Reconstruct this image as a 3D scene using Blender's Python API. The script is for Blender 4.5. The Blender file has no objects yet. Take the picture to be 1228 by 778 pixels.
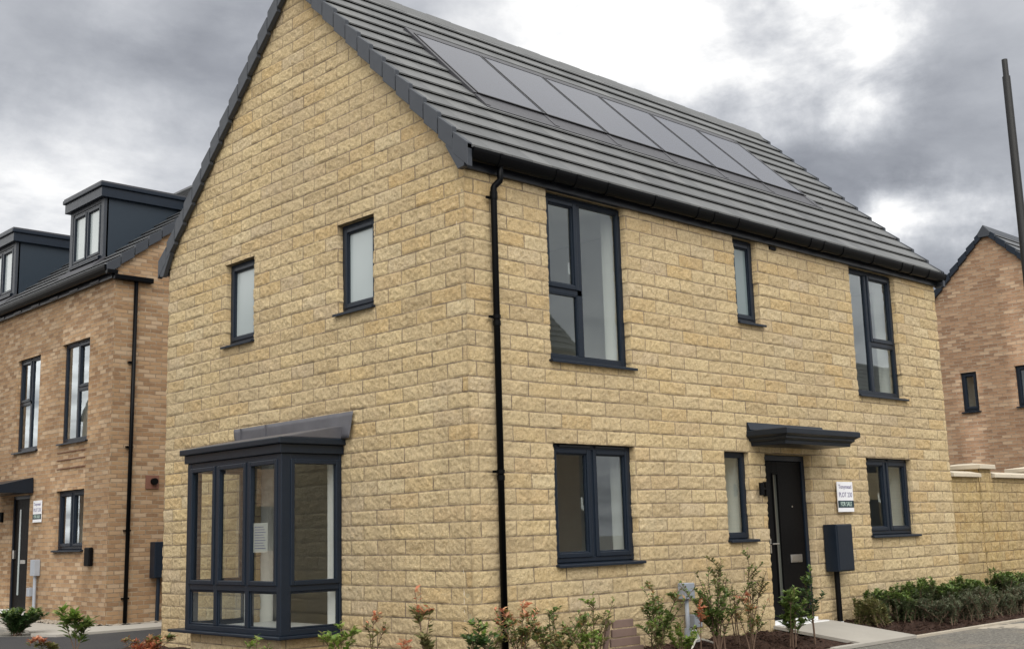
import bpy, bmesh, math, random
import numpy as np
from mathutils import Vector, Matrix
R = math.radians
sc = bpy.context.scene
col = sc.collection
rng = np.random.default_rng(7)
random.seed(11)

# ------------------------------------------------------------------ materials
def newmat(name):
    m = bpy.data.materials.new(name); m.use_nodes = True
    nt = m.node_tree; nt.nodes.clear()
    out = nt.nodes.new('ShaderNodeOutputMaterial')
    return m, nt, out
class NT:
    """small wrapper to write node graphs tersely"""
    def __init__(s, nt): s.nt = nt
    def n(s, typ, props=None, **ins):
        nd = s.nt.nodes.new(typ)
        for k, v in (props or {}).items(): setattr(nd, k, v)
        for k, v in ins.items(): s.set(nd, k, v)
        return nd
    def set(s, nd, k, v):
        k = int(k[1:]) if k[0] == 'i' and k[1:].isdigit() else k.replace('_', ' ')
        sock = nd.inputs[k]
        if isinstance(v, bpy.types.NodeSocket): s.nt.links.new(v, sock)
        else: sock.default_value = v
    def math(s, op, a, b=0.0, clamp=False):
        nd = s.n('ShaderNodeMath', {'operation': op, 'use_clamp': clamp}, i0=a, i1=b); return nd.outputs[0]
    def vmath(s, op, a, b=(0, 0, 0)):
        nd = s.n('ShaderNodeVectorMath', {'operation': op}, i0=a, i1=b)
        return nd.outputs['Value'] if op in ('DOT_PRODUCT', 'LENGTH') else nd.outputs[0]
    def noise(s, vec, scale, detail=4, rough=.55, dist=0.0):
        nd = s.n('ShaderNodeTexNoise', None, Vector=vec, Scale=scale, Detail=detail, Roughness=rough, Distortion=dist); return nd
    def ramp(s, fac, stops, interp='LINEAR'):
        nd = s.n('ShaderNodeValToRGB', None, Fac=fac); cr = nd.color_ramp; cr.interpolation = interp
        while len(cr.elements) < len(stops): cr.elements.new(.5)
        for e, (p, c) in zip(cr.elements, stops):
            e.position = p; e.color = (*c, 1) if len(c) == 3 else c
        return nd.outputs[0]
    def mix(s, fac, a, b, blend='MIX'):
        nd = s.nt.nodes.new('ShaderNodeMix'); nd.data_type = 'RGBA'; nd.blend_type = blend
        for i, v in ((0, fac), (6, a), (7, b)):
            if isinstance(v, bpy.types.NodeSocket): s.nt.links.new(v, nd.inputs[i])
            else: nd.inputs[i].default_value = (*v, 1) if isinstance(v, tuple) and len(v) == 3 else v
        return nd.outputs[2]
    def bump(s, h, strength=.3, dist=.01, normal=None):
        nd = s.n('ShaderNodeBump', None, Height=h, Strength=strength, Distance=dist)
        if normal is not None: s.nt.links.new(normal, nd.inputs['Normal'])
        return nd.outputs[0]
    def obj(s): return s.n('ShaderNodeTexCoord').outputs['Object']
    def uv(s): return s.n('ShaderNodeTexCoord').outputs['UV']

def simple(name, colr, rough=.4, metal=0.0, var=.12, scale=6.0, bump=0.0, bscale=120, spec=.5, coat=0.0):
    m, nt, out = newmat(name); g = NT(nt)
    o = g.obj(); nz = g.noise(o, scale, 5, .6)
    c = g.mix(nz.outputs['Fac'], tuple(x * (1 - var) for x in colr), tuple(min(1, x * (1 + var)) for x in colr))
    n2 = g.noise(o, scale * 3.1, 3)
    rr = g.math('MULTIPLY_ADD', n2.outputs['Fac'], .16); nt.nodes[-1].inputs[2].default_value = rough - .08
    p = g.n('ShaderNodeBsdfPrincipled', None, Base_Color=c, Roughness=rr, Metallic=metal)
    p.inputs['Specular IOR Level'].default_value = spec
    p.inputs['Coat Weight'].default_value = coat
    if bump:
        nb = g.noise(o, bscale, 4); g.set(p, 'Normal', g.bump(nb.outputs['Fac'], bump, .004))
    nt.links.new(p.outputs[0], out.inputs[0]); return m

def brickmat(name, bw, rh, mortar, palette, mcol, kind):
    m, nt, out = newmat(name); g = NT(nt)
    uv = g.uv(); o = g.obj()
    b = g.n('ShaderNodeTexBrick', {'offset': .5, 'offset_frequency': 2, 'squash': 1.0}, Vector=uv, Color1=(0, 0, 0, 1), Color2=(1, 1, 1, 1), Mortar=(0, 0, 0, 1), Scale=1.0)
    b.inputs['Mortar Size'].default_value = mortar; b.inputs['Mortar Smooth'].default_value = .25
    b.inputs['Bias'].default_value = 0.0; b.inputs['Brick Width'].default_value = bw; b.inputs['Row Height'].default_value = rh
    base = g.ramp(b.outputs['Color'], palette)
    if kind == 'stone':
        n1 = g.noise(o, 9, 6, .65, .6); n2 = g.noise(o, 36, 6, .75, .6); n3 = g.noise(o, 1.1, 3, .5); n4 = g.noise(o, 17, 4, .6, 1.2)
        c = g.mix(g.ramp(n1.outputs['Fac'], [(.36, (0, 0, 0)), (.66, (.5, .5, .5))]), base, (.65, .51, .29))
        c = g.mix(g.math('MULTIPLY', g.ramp(n4.outputs['Fac'], [(.55, (0, 0, 0)), (.72, (1, 1, 1))]), .55), c, (.44, .30, .14))
        c = g.mix(g.ramp(n2.outputs['Fac'], [(.34, (1, 1, 1)), (.5, (0, 0, 0))]), c, g.mix(.62, c, (.29, .20, .10)))
        c = g.mix(g.ramp(n2.outputs['Fac'], [(.54, (0, 0, 0)), (.70, (.7, .7, .7))]), c, (.80, .67, .44))
        c = g.mix(g.math('MULTIPLY', g.ramp(n3.outputs['Fac'], [(.35, (0, 0, 0)), (.7, (1, 1, 1))]), .35), c, g.mix(.5, c, (.46, .37, .25)))
        # weathering: broad greyer and paler areas, faint run-off streaks
        n5 = g.noise(o, .55, 4, .6, .5); c = g.mix(g.math('MULTIPLY', g.ramp(n5.outputs['Fac'], [(.42, (0, 0, 0)), (.62, (1, 1, 1))]), .38), c, g.mix(.6, c, (.37, .295, .205)))
        mp = g.n('ShaderNodeMapping', None, Vector=o); mp.inputs['Scale'].default_value = (2.6, 2.6, .22)
        n6 = g.noise(mp.outputs[0], 1.6, 5, .65); c = g.mix(g.math('MULTIPLY', g.ramp(n6.outputs['Fac'], [(.52, (0, 0, 0)), (.68, (1, 1, 1))]), .30), c, g.mix(.55, c, (.27, .215, .14)))
        n7 = g.noise(o, 5.5, 5, .7, .8); c = g.mix(g.math('MULTIPLY', g.ramp(n7.outputs['Fac'], [(.5, (0, 0, 0)), (.66, (1, 1, 1))]), .35), c, g.mix(.5, c, (.66, .52, .32)))
    else:
        n1 = g.noise(o, 25, 5, .65); n3 = g.noise(o, .8, 3)
        c = g.mix(g.ramp(n1.outputs['Fac'], [(.35, (0, 0, 0)), (.7, (1, 1, 1))]), base, g.mix(.3, base, (.34, .235, .15)))
        c = g.mix(g.math('MULTIPLY', n3.outputs['Fac'], .25), c, (.34, .2, .12))
        n2 = n1
    mc = g.mix(g.noise(o, 30, 4).outputs['Fac'], tuple(x * .8 for x in mcol), tuple(x * 1.15 for x in mcol))
    fd = g.ramp(g.noise(o, 3.2, 5, .7).outputs['Fac'], [(.36, (.35, .35, .35)), (.62, (1, 1, 1))])
    mc = g.mix(g.ramp(g.noise(o, 6.5, 4, .7).outputs['Fac'], [(.45, (0, 0, 0)), (.65, (1, 1, 1))]), mc, tuple(x * .55 for x in mcol))
    cc = g.mix(g.math('MULTIPLY', b.outputs['Fac'], fd), c, mc)
    p = g.n('ShaderNodeBsdfPrincipled', None, Base_Color=cc, Roughness=.92)
    p.inputs['Specular IOR Level'].default_value = .25
    h = g.math('MULTIPLY', b.outputs['Fac'], -1.0)
    if kind == 'stone':
        nb1 = g.noise(o, 48, 6, .7, .5).outputs['Fac']; nb2 = g.noise(o, 16, 3, .6, .8).outputs['Fac']
        nrm = g.bump(h, .45, .007); nrm = g.bump(nb2, .22, .03, nrm); nrm = g.bump(nb1, 1.0, .022, nrm); nrm = g.bump(g.noise(o, 120, 4, .7).outputs['Fac'], .5, .006, nrm)
    else:
        nb1 = g.noise(o, 90, 4, .6).outputs['Fac']
        nrm = g.bump(h, .8, .006); nrm = g.bump(nb1, .4, .004, nrm)
    g.set(p, 'Normal', nrm)
    nt.links.new(p.outputs[0], out.inputs[0]); return m

STONE_PAL = [(0.0, (.49, .372, .21)), (.16, (.65, .52, .312)), (.34, (.57, .447, .266)), (.5, (.69, .555, .325)), (.68, (.62, .474, .256)), (.84, (.60, .422, .20)), (.93, (.57, .46, .315)), (1.0, (.71, .59, .37))]
M = {}
M['stone'] = brickmat('pitched_stone', .47, .156, .0085, STONE_PAL, (.29, .228, .165), 'stone')
M['stone_small'] = brickmat('garden_wall_stone', .32, .156, .0075, [(p, (c[0] * .72, c[1] * .65, c[2] * .46)) for p, c in STONE_PAL], (.17, .125, .08), 'stone')
M['brick'] = brickmat('buff_brick', .225, .075, .0095, [(0, (0.185, 0.110, 0.061)), (.25, (0.263, 0.162, 0.088)), (.5, (0.319, 0.207, 0.114)), (.72, (0.364, 0.241, 0.135)), (.88, (.40, .295, .195)), (1, (.44, .33, .22))], (.36, .285, .20), 'brick')
M['brick_far'] = brickmat('brown_brick', .225, .075, .0095, [(0, (.20, .118, .076)), (.3, (.28, .17, .105)), (.6, (.335, .212, .132)), (.82, (.38, .255, .165)), (1, (.47, .345, .235))], (.38, .31, .23), 'brick')
M['frame'] = simple('anthracite_upvc', (.0098, .0160, .0270), .36, var=.16, bump=.05, bscale=300, spec=.28)
M['gutter'] = simple('black_upvc', (.0022, .0026, .0034), .34, var=.15, spec=.09)
M['ridge'] = simple('grey_ridge_tile', (.11, .114, .117), .55, var=.12, bump=.2)
M['fascia'] = simple('fascia_board', (.009, .011, .016), .35, spec=.3)
M['verge'] = simple('verge_cloak', (.031, .037, .048), .5, var=.1, scale=3)
M['canopy'] = simple('canopy_grp', (.009, .0145, .0235), .34, var=.18, spec=.3)
M['lead'] = simple('lead_sheet', (.085, .085, .097), .5, var=.28, scale=5, bump=.25, bscale=14)
M['door'] = simple('black_composite', (.0035, .0035, .004), .5, var=.1, bump=.15, bscale=60, spec=.1)
M['white'] = simple('white_upvc', (.78, .79, .8), .4, var=.04)
M['plaster'] = simple('white_plaster', (.78, .77, .73), .8, var=.03)
M['intfloor'] = simple('interior_floor', (.34, .30, .25), .6)
M['chrome'] = simple('satin_metal', (.55, .54, .52), .3, metal=1.0)
M['dormer'] = simple('dormer_cladding', (.010, .021, .035), .5, var=.12, scale=1.5)
M['greybox'] = simple('grey_enclosure', (.28, .31, .36), .5)
M['pipegrey'] = simple('grey_conduit', (.33, .36, .41), .45)
M['hose'] = simple('white_hose', (.62, .6, .54), .5)
M['concrete'] = simple('concrete_paving', (.36, .34, .305), .9, var=.16, scale=2.2, bump=.35, bscale=70)
M['kerbc'] = simple('concrete_edging', (.40, .355, .29), .9, var=.2, scale=4, bump=.4, bscale=60)
M['coping'] = simple('cast_stone_coping', (.54, .48, .38), .85, var=.16, scale=3, bump=.2, bscale=60)
M['pole'] = simple('dark_steel', (.009, .009, .010), .5, var=.2)
M['timber'] = simple('weathered_board', (.17, .115, .095), .8, var=.25, scale=9, bump=.3, bscale=50)
M['ventbrick'] = simple('beige_vent', (.40, .33, .2), .8, var=.12)
M['ventred'] = simple('terracotta_vent', (.17, .075, .05), .8, var=.12)
M['teal'] = simple('sign_teal', (.012, .035, .048), .5, var=.02)
M['signwhite'] = simple('sign_white', (.82, .83, .87), .45, var=.01)
M['ink'] = simple('sign_ink', (.10, .08, .22), .6, var=.02)
M['inkteal'] = simple('sign_ink_light', (.62, .78, .70), .6, var=.02)
M['paper'] = simple('paper', (.46, .46, .44), .8, var=.03)
M['bark'] = simple('twig_bark', (.12, .075, .05), .85, var=.25, scale=30)
M['solarframe'] = simple('black_aluminium', (.006, .006, .008), .35)
M['flash'] = simple('dark_flashing', (.045, .045, .052), .42, var=.12, scale=3)

# solar glass
m, nt, out = newmat('solar_glass'); g = NT(nt)
nz = g.noise(g.obj(), 1.4, 3)
p = g.n('ShaderNodeBsdfPrincipled', None, Base_Color=g.mix(nz.outputs['Fac'], (.026, .029, .045), (.034, .038, .056)), Roughness=.11)
p.inputs['Specular IOR Level'].default_value = 1.0
nt.links.new(p.outputs[0], out.inputs[0]); M['solar'] = m
# clear glass: see-through sheet with mirror reflection rising to grazing angles
def glassmat(name, mul, add, tint):
    m, nt, out = newmat(name); g = NT(nt)
    nb = g.noise(g.obj(), 1.3, 2); ge = g.n('ShaderNodeNewGeometry')
    cs = g.math('ABSOLUTE', g.vmath('DOT_PRODUCT', ge.outputs['Normal'], ge.outputs['Incoming']))
    sch = g.math('MULTIPLY_ADD', g.math('POWER', g.math('SUBTRACT', 1.0, cs), 5.0), .96); nt.nodes[-1].inputs[2].default_value = .04   # Schlick, same from both sides
    for n_ in nt.nodes:
        if n_.type == 'MATH' and n_.operation == 'MULTIPLY_ADD': n_.inputs[2].default_value = .04
    f = g.math('MULTIPLY', sch, mul); f = g.math('ADD', f, add, True)
    gl = g.n('ShaderNodeBsdfGlossy', None, Color=(.88, .95, 1, 1), Roughness=.012)
    g.set(gl, 'Normal', g.bump(nb.outputs['Fac'], .03, .02))
    tr = g.n('ShaderNodeBsdfTransparent', None, Color=(*tint, 1))
    mx = g.n('ShaderNodeMixShader', None, i0=f, i1=tr.outputs[0], i2=gl.outputs[0])
    nt.links.new(mx.outputs[0], out.inputs[0]); return m
M['glass'] = glassmat('window_glass', 2.7, .02, (.80, .84, .82))
M['baglass'] = glassmat('bay_glass', 2.2, .02, (.88, .9, .87))
# obscured (frosted) glass
m, nt, out = newmat('obscured_glass'); g = NT(nt)
v = g.noise(g.obj(), 160, 3)
p = g.n('ShaderNodeBsdfPrincipled', None, Base_Color=g.mix(g.noise(g.obj(), 1.2, 2).outputs['Fac'], (.34, .39, .40), (.42, .47, .48)), Roughness=.16)
g.set(p, 'Normal', g.bump(v.outputs['Fac'], .10, .003))
nt.links.new(p.outputs[0], out.inputs[0]); M['frost'] = m
M['frost_blue'] = simple('blue_obscured_glass', (.17, .215, .225), .14, var=.15, scale=1.5)
M['frost_dim'] = simple('dim_door_glass', (.085, .09, .08), .12, var=.3, scale=1.2)
# roof tile (uv in metres)
def tilemat(name, c0, c1, rh):
    m, nt, out = newmat(name); g = NT(nt); uv = g.uv(); o = g.obj()
    b = g.n('ShaderNodeTexBrick', {'offset': .5, 'offset_frequency': 2}, Vector=uv, Color1=(0, 0, 0, 1), Color2=(1, 1, 1, 1), Scale=1.0)
    b.inputs['Mortar Size'].default_value = .0035; b.inputs['Mortar Smooth'].default_value = .3
    b.inputs['Brick Width'].default_value = .298; b.inputs['Row Height'].default_value = rh; b.inputs['Bias'].default_value = 0
    n1 = g.noise(o, 60, 4, .7); n2 = g.noise(o, 1.2, 4)
    t = g.math('ADD', g.math('MULTIPLY', b.outputs['Color'], .5), g.math('MULTIPLY', n1.outputs['Fac'], .35))
    t = g.math('ADD', t, g.math('MULTIPLY', n2.outputs['Fac'], .3))
    c = g.mix(g.ramp(t, [(.15, (0, 0, 0)), (.95, (1, 1, 1))]), c0, c1)
    c = g.mix(g.math('MULTIPLY', b.outputs['Fac'], .7), c, (.01, .01, .011))
    p = g.n('ShaderNodeBsdfPrincipled', None, Base_Color=c, Roughness=.5)
    p.inputs['Specular IOR Level'].default_value = .55
    nrm = g.bump(g.math('MULTIPLY', b.outputs['Fac'], -1), .4, .004); nrm = g.bump(n1.outputs['Fac'], .25, .004, nrm)
    g.set(p, 'Normal', nrm)
    nt.links.new(p.outputs[0], out.inputs[0]); return m
M['tile'] = tilemat('grey_roof_tile', (.068, .072, .075), (.140, .144, .144), .32)
M['tile2'] = tilemat('dark_roof_tile', (.06, .064, .07), (.105, .11, .117), .32)
# ground materials
def groundmat(name, stops, scale, bscale, bstr, bd, rough=.95, big=.15, bigc=None):
    m, nt, out = newmat(name); g = NT(nt); o = g.obj()
    n1 = g.noise(o, scale, 8, .7); n2 = g.noise(o, big, 4, .6, .4)
    c = g.ramp(n1.outputs['Fac'], stops)
    if bigc: c = g.mix(g.ramp(n2.outputs['Fac'], [(.5, (0, 0, 0)), (.68, (.8, .8, .8))]), c, bigc)
    p = g.n('ShaderNodeBsdfPrincipled', None, Base_Color=c, Roughness=rough)
    p.inputs['Specular IOR Level'].default_value = .3
    nb = g.noise(o, bscale, 5, .7); g.set(p, 'Normal', g.bump(nb.outputs['Fac'], bstr, bd))
    nt.links.new(p.outputs[0], out.inputs[0]); return m
M['tarmac'] = groundmat('worn_tarmac', [(.36, (.085, .082, .075)), (.5, (.16, .153, .138)), (.62, (.30, .285, .255))], 38, 110, 1.0, .010, .9, 1.3, (.27, .24, .195))
M['newtarmac'] = groundmat('new_tarmac', [(.3, (.028, .028, .03)), (.5, (.04, .04, .043)), (.7, (.065, .065, .067))], 90, 170, .6, .006, .85, 1.2, (.05, .05, .05))
M['mulch'] = groundmat('bark_mulch', [(.3, (.018, .010, .007)), (.48, (.05, .026, .018)), (.62, (.095, .05, .034)), (.78, (.17, .10, .07))], 34, 60, 1.0, .04)
M['gravel'] = groundmat('pale_gravel', [(.3, (.2, .17, .13)), (.5, (.38, .33, .27)), (.7, (.55, .5, .43))], 45, 45, 1.0, .03)
# leaves: colour attribute carries the leaf's own colour
m, nt, out = newmat('leaf'); g = NT(nt)
at = g.n('ShaderNodeVertexColor', {'layer_name': 'leafcol'})
p = g.n('ShaderNodeBsdfPrincipled', None, Base_Color=at.outputs[0], Roughness=.45)
tl = g.n('ShaderNodeBsdfTranslucent', None, Color=at.outputs[0])
mx = g.n('ShaderNodeMixShader', None, i0=.38, i1=p.outputs[0], i2=tl.outputs[0])
nt.links.new(mx.outputs[0], out.inputs[0]); M['leaf'] = m

# ------------------------------------------------------------------ object helpers
def tag(o, label=None, cat=None, group=None, kind=None):
    if label: o['label'] = label
    if cat: o['category'] = cat
    if group: o['group'] = group
    if kind: o['kind'] = kind
    return o
def empty(name, loc=(0, 0, 0), rz=0.0, parent=None):
    o = bpy.data.objects.new(name, None); col.objects.link(o); o.location = loc; o.rotation_euler = (0, 0, rz)
    o.empty_display_size = .2
    if parent: o.parent = parent
    return o
class MB:
    def __init__(s): s.v = []; s.f = []; s.uv = None
    def add(s, vs, fs):
        b = len(s.v); s.v += [tuple(x) for x in vs]; s.f += [tuple(i + b for i in f) for f in fs]; return s
    def box(s, x0, x1, y0, y1, z0, z1):
        vs = [(x0, y0, z0), (x1, y0, z0), (x1, y1, z0), (x0, y1, z0), (x0, y0, z1), (x1, y0, z1), (x1, y1, z1), (x0, y1, z1)]
        return s.add(vs, [(0, 3, 2, 1), (4, 5, 6, 7), (0, 1, 5, 4), (1, 2, 6, 5), (2, 3, 7, 6), (3, 0, 4, 7)])
    def prism(s, pts, a0, a1, axis='x'):
        """extrude a closed 2-D polygon along an axis; polygon in the other two coordinates (in xyz order)"""
        n = len(pts); mk = {'x': lambda a, p: (a, p[0], p[1]), 'y': lambda a, p: (p[0], a, p[1]), 'z': lambda a, p: (p[0], p[1], a)}[axis]
        vs = [mk(a0, p) for p in pts] + [mk(a1, p) for p in pts]
        fs = [(i, (i + 1) % n, n + (i + 1) % n, n + i) for i in range(n)] + [tuple(range(n - 1, -1, -1)), tuple(range(n, 2 * n))]
        return s.add(vs, fs)
    def frame(s, x0, x1, z0, z1, w, y0, y1, wb=None):
        wb = wb or w
        s.box(x0, x0 + w, y0, y1, z0, z1); s.box(x1 - w, x1, y0, y1, z0, z1)
        s.box(x0 + w, x1 - w, y0, y1, z1 - w, z1); s.box(x0 + w, x1 - w, y0, y1, z0, z0 + wb); return s
    def tube(s, pts, r, n=10, caps=True):
        pts = [Vector(p) for p in pts]; rs = r if isinstance(r, (list, tuple)) else [r] * len(pts)
        rings = []; up = None
        for i, p in enumerate(pts):
            a = pts[max(i - 1, 0)]; b = pts[min(i + 1, len(pts) - 1)]; d = (b - a).normalized()
            if up is None:
                up = Vector((0, 0, 1)) if abs(d.z) < .9 else Vector((1, 0, 0))
            e = d.cross(up); e = e.normalized() if e.length > 1e-5 else Vector((1, 0, 0)); up = e.cross(d).normalized()
            rings.append([p + (e * math.cos(t) + up * math.sin(t)) * rs[i] for t in [2 * math.pi * k / n for k in range(n)]])
        vs = [v for rg in rings for v in rg]; fs = []
        for i in range(len(rings) - 1):
            for k in range(n): fs.append((i * n + k, i * n + (k + 1) % n, (i + 1) * n + (k + 1) % n, (i + 1) * n + k))
        if caps: fs += [tuple(range(n - 1, -1, -1)), tuple(range((len(rings) - 1) * n, len(rings) * n))]
        return s.add(vs, fs)
    def build(s, name, mat, parent=None, bevel=0.0, smooth=False, recalc=True):
        me = bpy.data.meshes.new(name); me.from_pydata(s.v, [], s.f)
        if recalc:
            bm = bmesh.new(); bm.from_mesh(me); bmesh.ops.recalc_face_normals(bm, faces=bm.faces); bm.to_mesh(me); bm.free()
        me.materials.append(mat if not isinstance(mat, str) else M[mat]); me.update()
        o = bpy.data.objects.new(name, me); col.objects.link(o)
        if parent: o.parent = parent
        if bevel:
            md = o.modifiers.new('bevel', 'BEVEL'); md.width = bevel; md.segments = 2; md.limit_method = 'ANGLE'; md.angle_limit = R(40)
        if smooth:
            me.shade_smooth()
        return o

def np_mesh(name, verts, faces, mat, parent=None, uv=None, smooth=False):
    me = bpy.data.meshes.new(name); nv = len(verts); nf = len(faces)
    me.vertices.add(nv); me.vertices.foreach_set('co', np.ascontiguousarray(verts, np.float32).ravel())
    me.loops.add(nf * 4); me.loops.foreach_set('vertex_index', np.ascontiguousarray(faces, np.int32).ravel())
    me.polygons.add(nf); me.polygons.foreach_set('loop_start', np.arange(0, nf * 4, 4, dtype=np.int32))
    me.update(calc_edges=True)
    if uv is not None:
        l = me.uv_layers.new(name='UVMap'); l.data.foreach_set('uv', np.ascontiguousarray(uv[faces.ravel()], np.float32).ravel())
    me.materials.append(mat); me.validate()
    if smooth: me.shade_smooth()
    o = bpy.data.objects.new(name, me); col.objects.link(o)
    if parent: o.parent = parent
    return o

# lattice noise in numpy
_T = rng.random((256, 256))
def vnoise(x, y, s, seed=0):
    x = x / s + seed * 17.3; y = y / s + seed * 31.7
    xi = np.floor(x).astype(int); yi = np.floor(y).astype(int); fx = x - xi; fy = y - yi
    fx = fx * fx * (3 - 2 * fx); fy = fy * fy * (3 - 2 * fy)
    t = lambda a, b: _T[a % 256, b % 256]
    return (t(xi, yi) * (1 - fx) + t(xi + 1, yi) * fx) * (1 - fy) + (t(xi, yi + 1) * (1 - fx) + t(xi + 1, yi + 1) * fx) * fy

BW, BH, Z0 = .47, .156, .876
def stone_uv(u, z, shift):
    du = (vnoise(u, z, .5, 3) - .5) * .030; dz = (vnoise(u, z, .7, 5) - .5) * .012
    return u + du + shift + 47.0, z + dz - Z0 + BH * 40
def stone_relief(up, zp):
    r = np.floor(zp / BH); even = (r % 2 == 0); xs = up + np.where(even, BW / 2, 0); c = np.floor(xs / BW)
    a = xs - c * BW; b = zp - r * BH
    da = np.minimum(a, BW - a); db = np.minimum(b, BH - b); d = np.minimum(da, db)
    e = np.clip(d / .020, 0, 1); e = e * e * (3 - 2 * e)
    ci = c.astype(int); ri = r.astype(int)
    h = lambda k: _T[(ci * 7 + k * 13) % 256, (ri * 11 + k * 5) % 256]
    tilt = (a / BW - .5) * (h(1) - .5) * .012 + (b / BH - .5) * (h(2) - .5) * .012
    nz = (vnoise(up, zp, .12, 1) - .5) * .010 + (vnoise(up + zp * .6, zp, .052, 2) - .5) * .0125 + (vnoise(up, zp - up * .4, .027, 4) - .5) * .013
    return -.003 + e * (.005 + .006 * h(0) + tilt * .8 + nz * .88)

def panel(name, umin, umax, zmin, zmax, to3, mat, parent, openings=(), top=None, relief=False, shift=0.0, depth=.11, corner=None, step=None, uvscale=None):
    """a wall face with openings and their reveals. to3(u, z, off) -> xyz arrays, off = outwards"""
    cu = sorted({umin, umax, *[o[0] for o in openings], *[o[1] for o in openings]})
    cz = sorted({zmin, zmax, *[o[2] for o in openings], *[o[3] for o in openings]})
    if top is not None and not relief: pass
    def fill(cuts, st):
        if not st: return np.array(cuts)
        out = []
        for a, b in zip(cuts[:-1], cuts[1:]):
            n = max(1, int(round((b - a) / st))); out += list(np.linspace(a, b, n, endpoint=False))
        return np.array(out + [cuts[-1]])
    su, sz = step or (None, None)
    us = fill(cu, su); zs = fill(cz, sz)
    U, Z = np.meshgrid(us, zs, indexing='ij')
    if top is not None: Z = np.minimum(Z, top(U))
    up, zp = stone_uv(U, Z, shift) if relief else (U + 50, Z + 50)
    D = stone_relief(up, zp) if relief else np.zeros_like(U)
    uc = (us[:-1] + us[1:]) / 2; zc = (zs[:-1] + zs[1:]) / 2
    UC, ZC = np.meshgrid(uc, zc, indexing='ij'); keep = np.ones_like(UC, bool)
    if top is not None: keep &= (zs[:-1][None, :] < top(UC))
    for o in openings: keep &= ~((UC > o[0]) & (UC < o[1]) & (ZC > o[2]) & (ZC < o[3]))
    U3 = U.copy()
    if relief:      # ragged stone edges at the openings
        for o in openings:
            for ue, sg in ((o[0], 1), (o[1], -1)):
                i = int(np.argmin(abs(us - ue))); mk = (zs >= o[2] - 1e-6) & (zs <= o[3] + 1e-6)
                rr = np.floor(zp[i] / BH).astype(int); jit = (_T[(rr * 3 + int(ue * 31)) % 256, 9] - .35) * .022 + (vnoise(zs, zs * 0, .03, 6) - .5) * .012
                U3[i, mk] += sg * jit[mk] * (np.abs(zp[i] / BH % 1 - .5) < .47)[mk]
                D[i, mk] -= .010
    X, Y, ZZ = to3(U3, Z, D)
    if corner is not None:       # shared rounded arris with the other face
        i, fn = corner; cx, cy = fn(zs if top is None else Z[i]); X[i], Y[i] = cx, cy
    V = np.stack([X, Y, ZZ], -1).reshape(-1, 3); UVs = np.stack([up, zp], -1).reshape(-1, 2)
    nu, nz_ = U.shape; idx = np.arange(nu * nz_).reshape(nu, nz_)
    F = np.stack([idx[:-1, :-1], idx[1:, :-1], idx[1:, 1:], idx[:-1, 1:]], -1)[keep].reshape(-1, 4)
    vs = [V]; fs = [F]; uvs = [UVs]; base = len(V)
    for o in openings:
        iu = [int(np.argmin(abs(us - o[k]))) for k in (0, 1)]; iz = [int(np.argmin(abs(zs - o[k]))) for k in (2, 3)]
        for kind in range(4):
            if kind < 2: line = idx[iu[kind], iz[0]:iz[1] + 1]
            else: line = idx[iu[0]:iu[1] + 1, iz[kind - 2]]
            if top is None and kind == 2 and o[2] <= zmin + 1e-6: continue
            uu = U3.reshape(-1)[line]; zz = Z.reshape(-1)[line]
            x, y, z = to3(uu, zz, np.full_like(uu, -depth)); nn = len(line)
            vs.append(np.stack([x, y, z], -1)); uvl = UVs[line].copy()
            if kind < 2: uvl[:, 0] += (depth if kind == 1 else -depth) * -1
            else: uvl[:, 1] += depth
            uvs.append(uvl); b = np.arange(base, base + nn); base += nn
            fs.append(np.stack([line[:-1], line[1:], b[1:], b[:-1]], -1))
    return np_mesh(name, np.concatenate(vs), np.concatenate(fs), mat, parent, np.concatenate(uvs), smooth=relief)

TOF = lambda u, z, o: (u, -o, z)                 # facade in the plane y = 0, facing -y
def TOX(x0): return lambda u, z, o: (x0 - o, u, z)      # wall in the plane x = x0, facing -x

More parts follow.
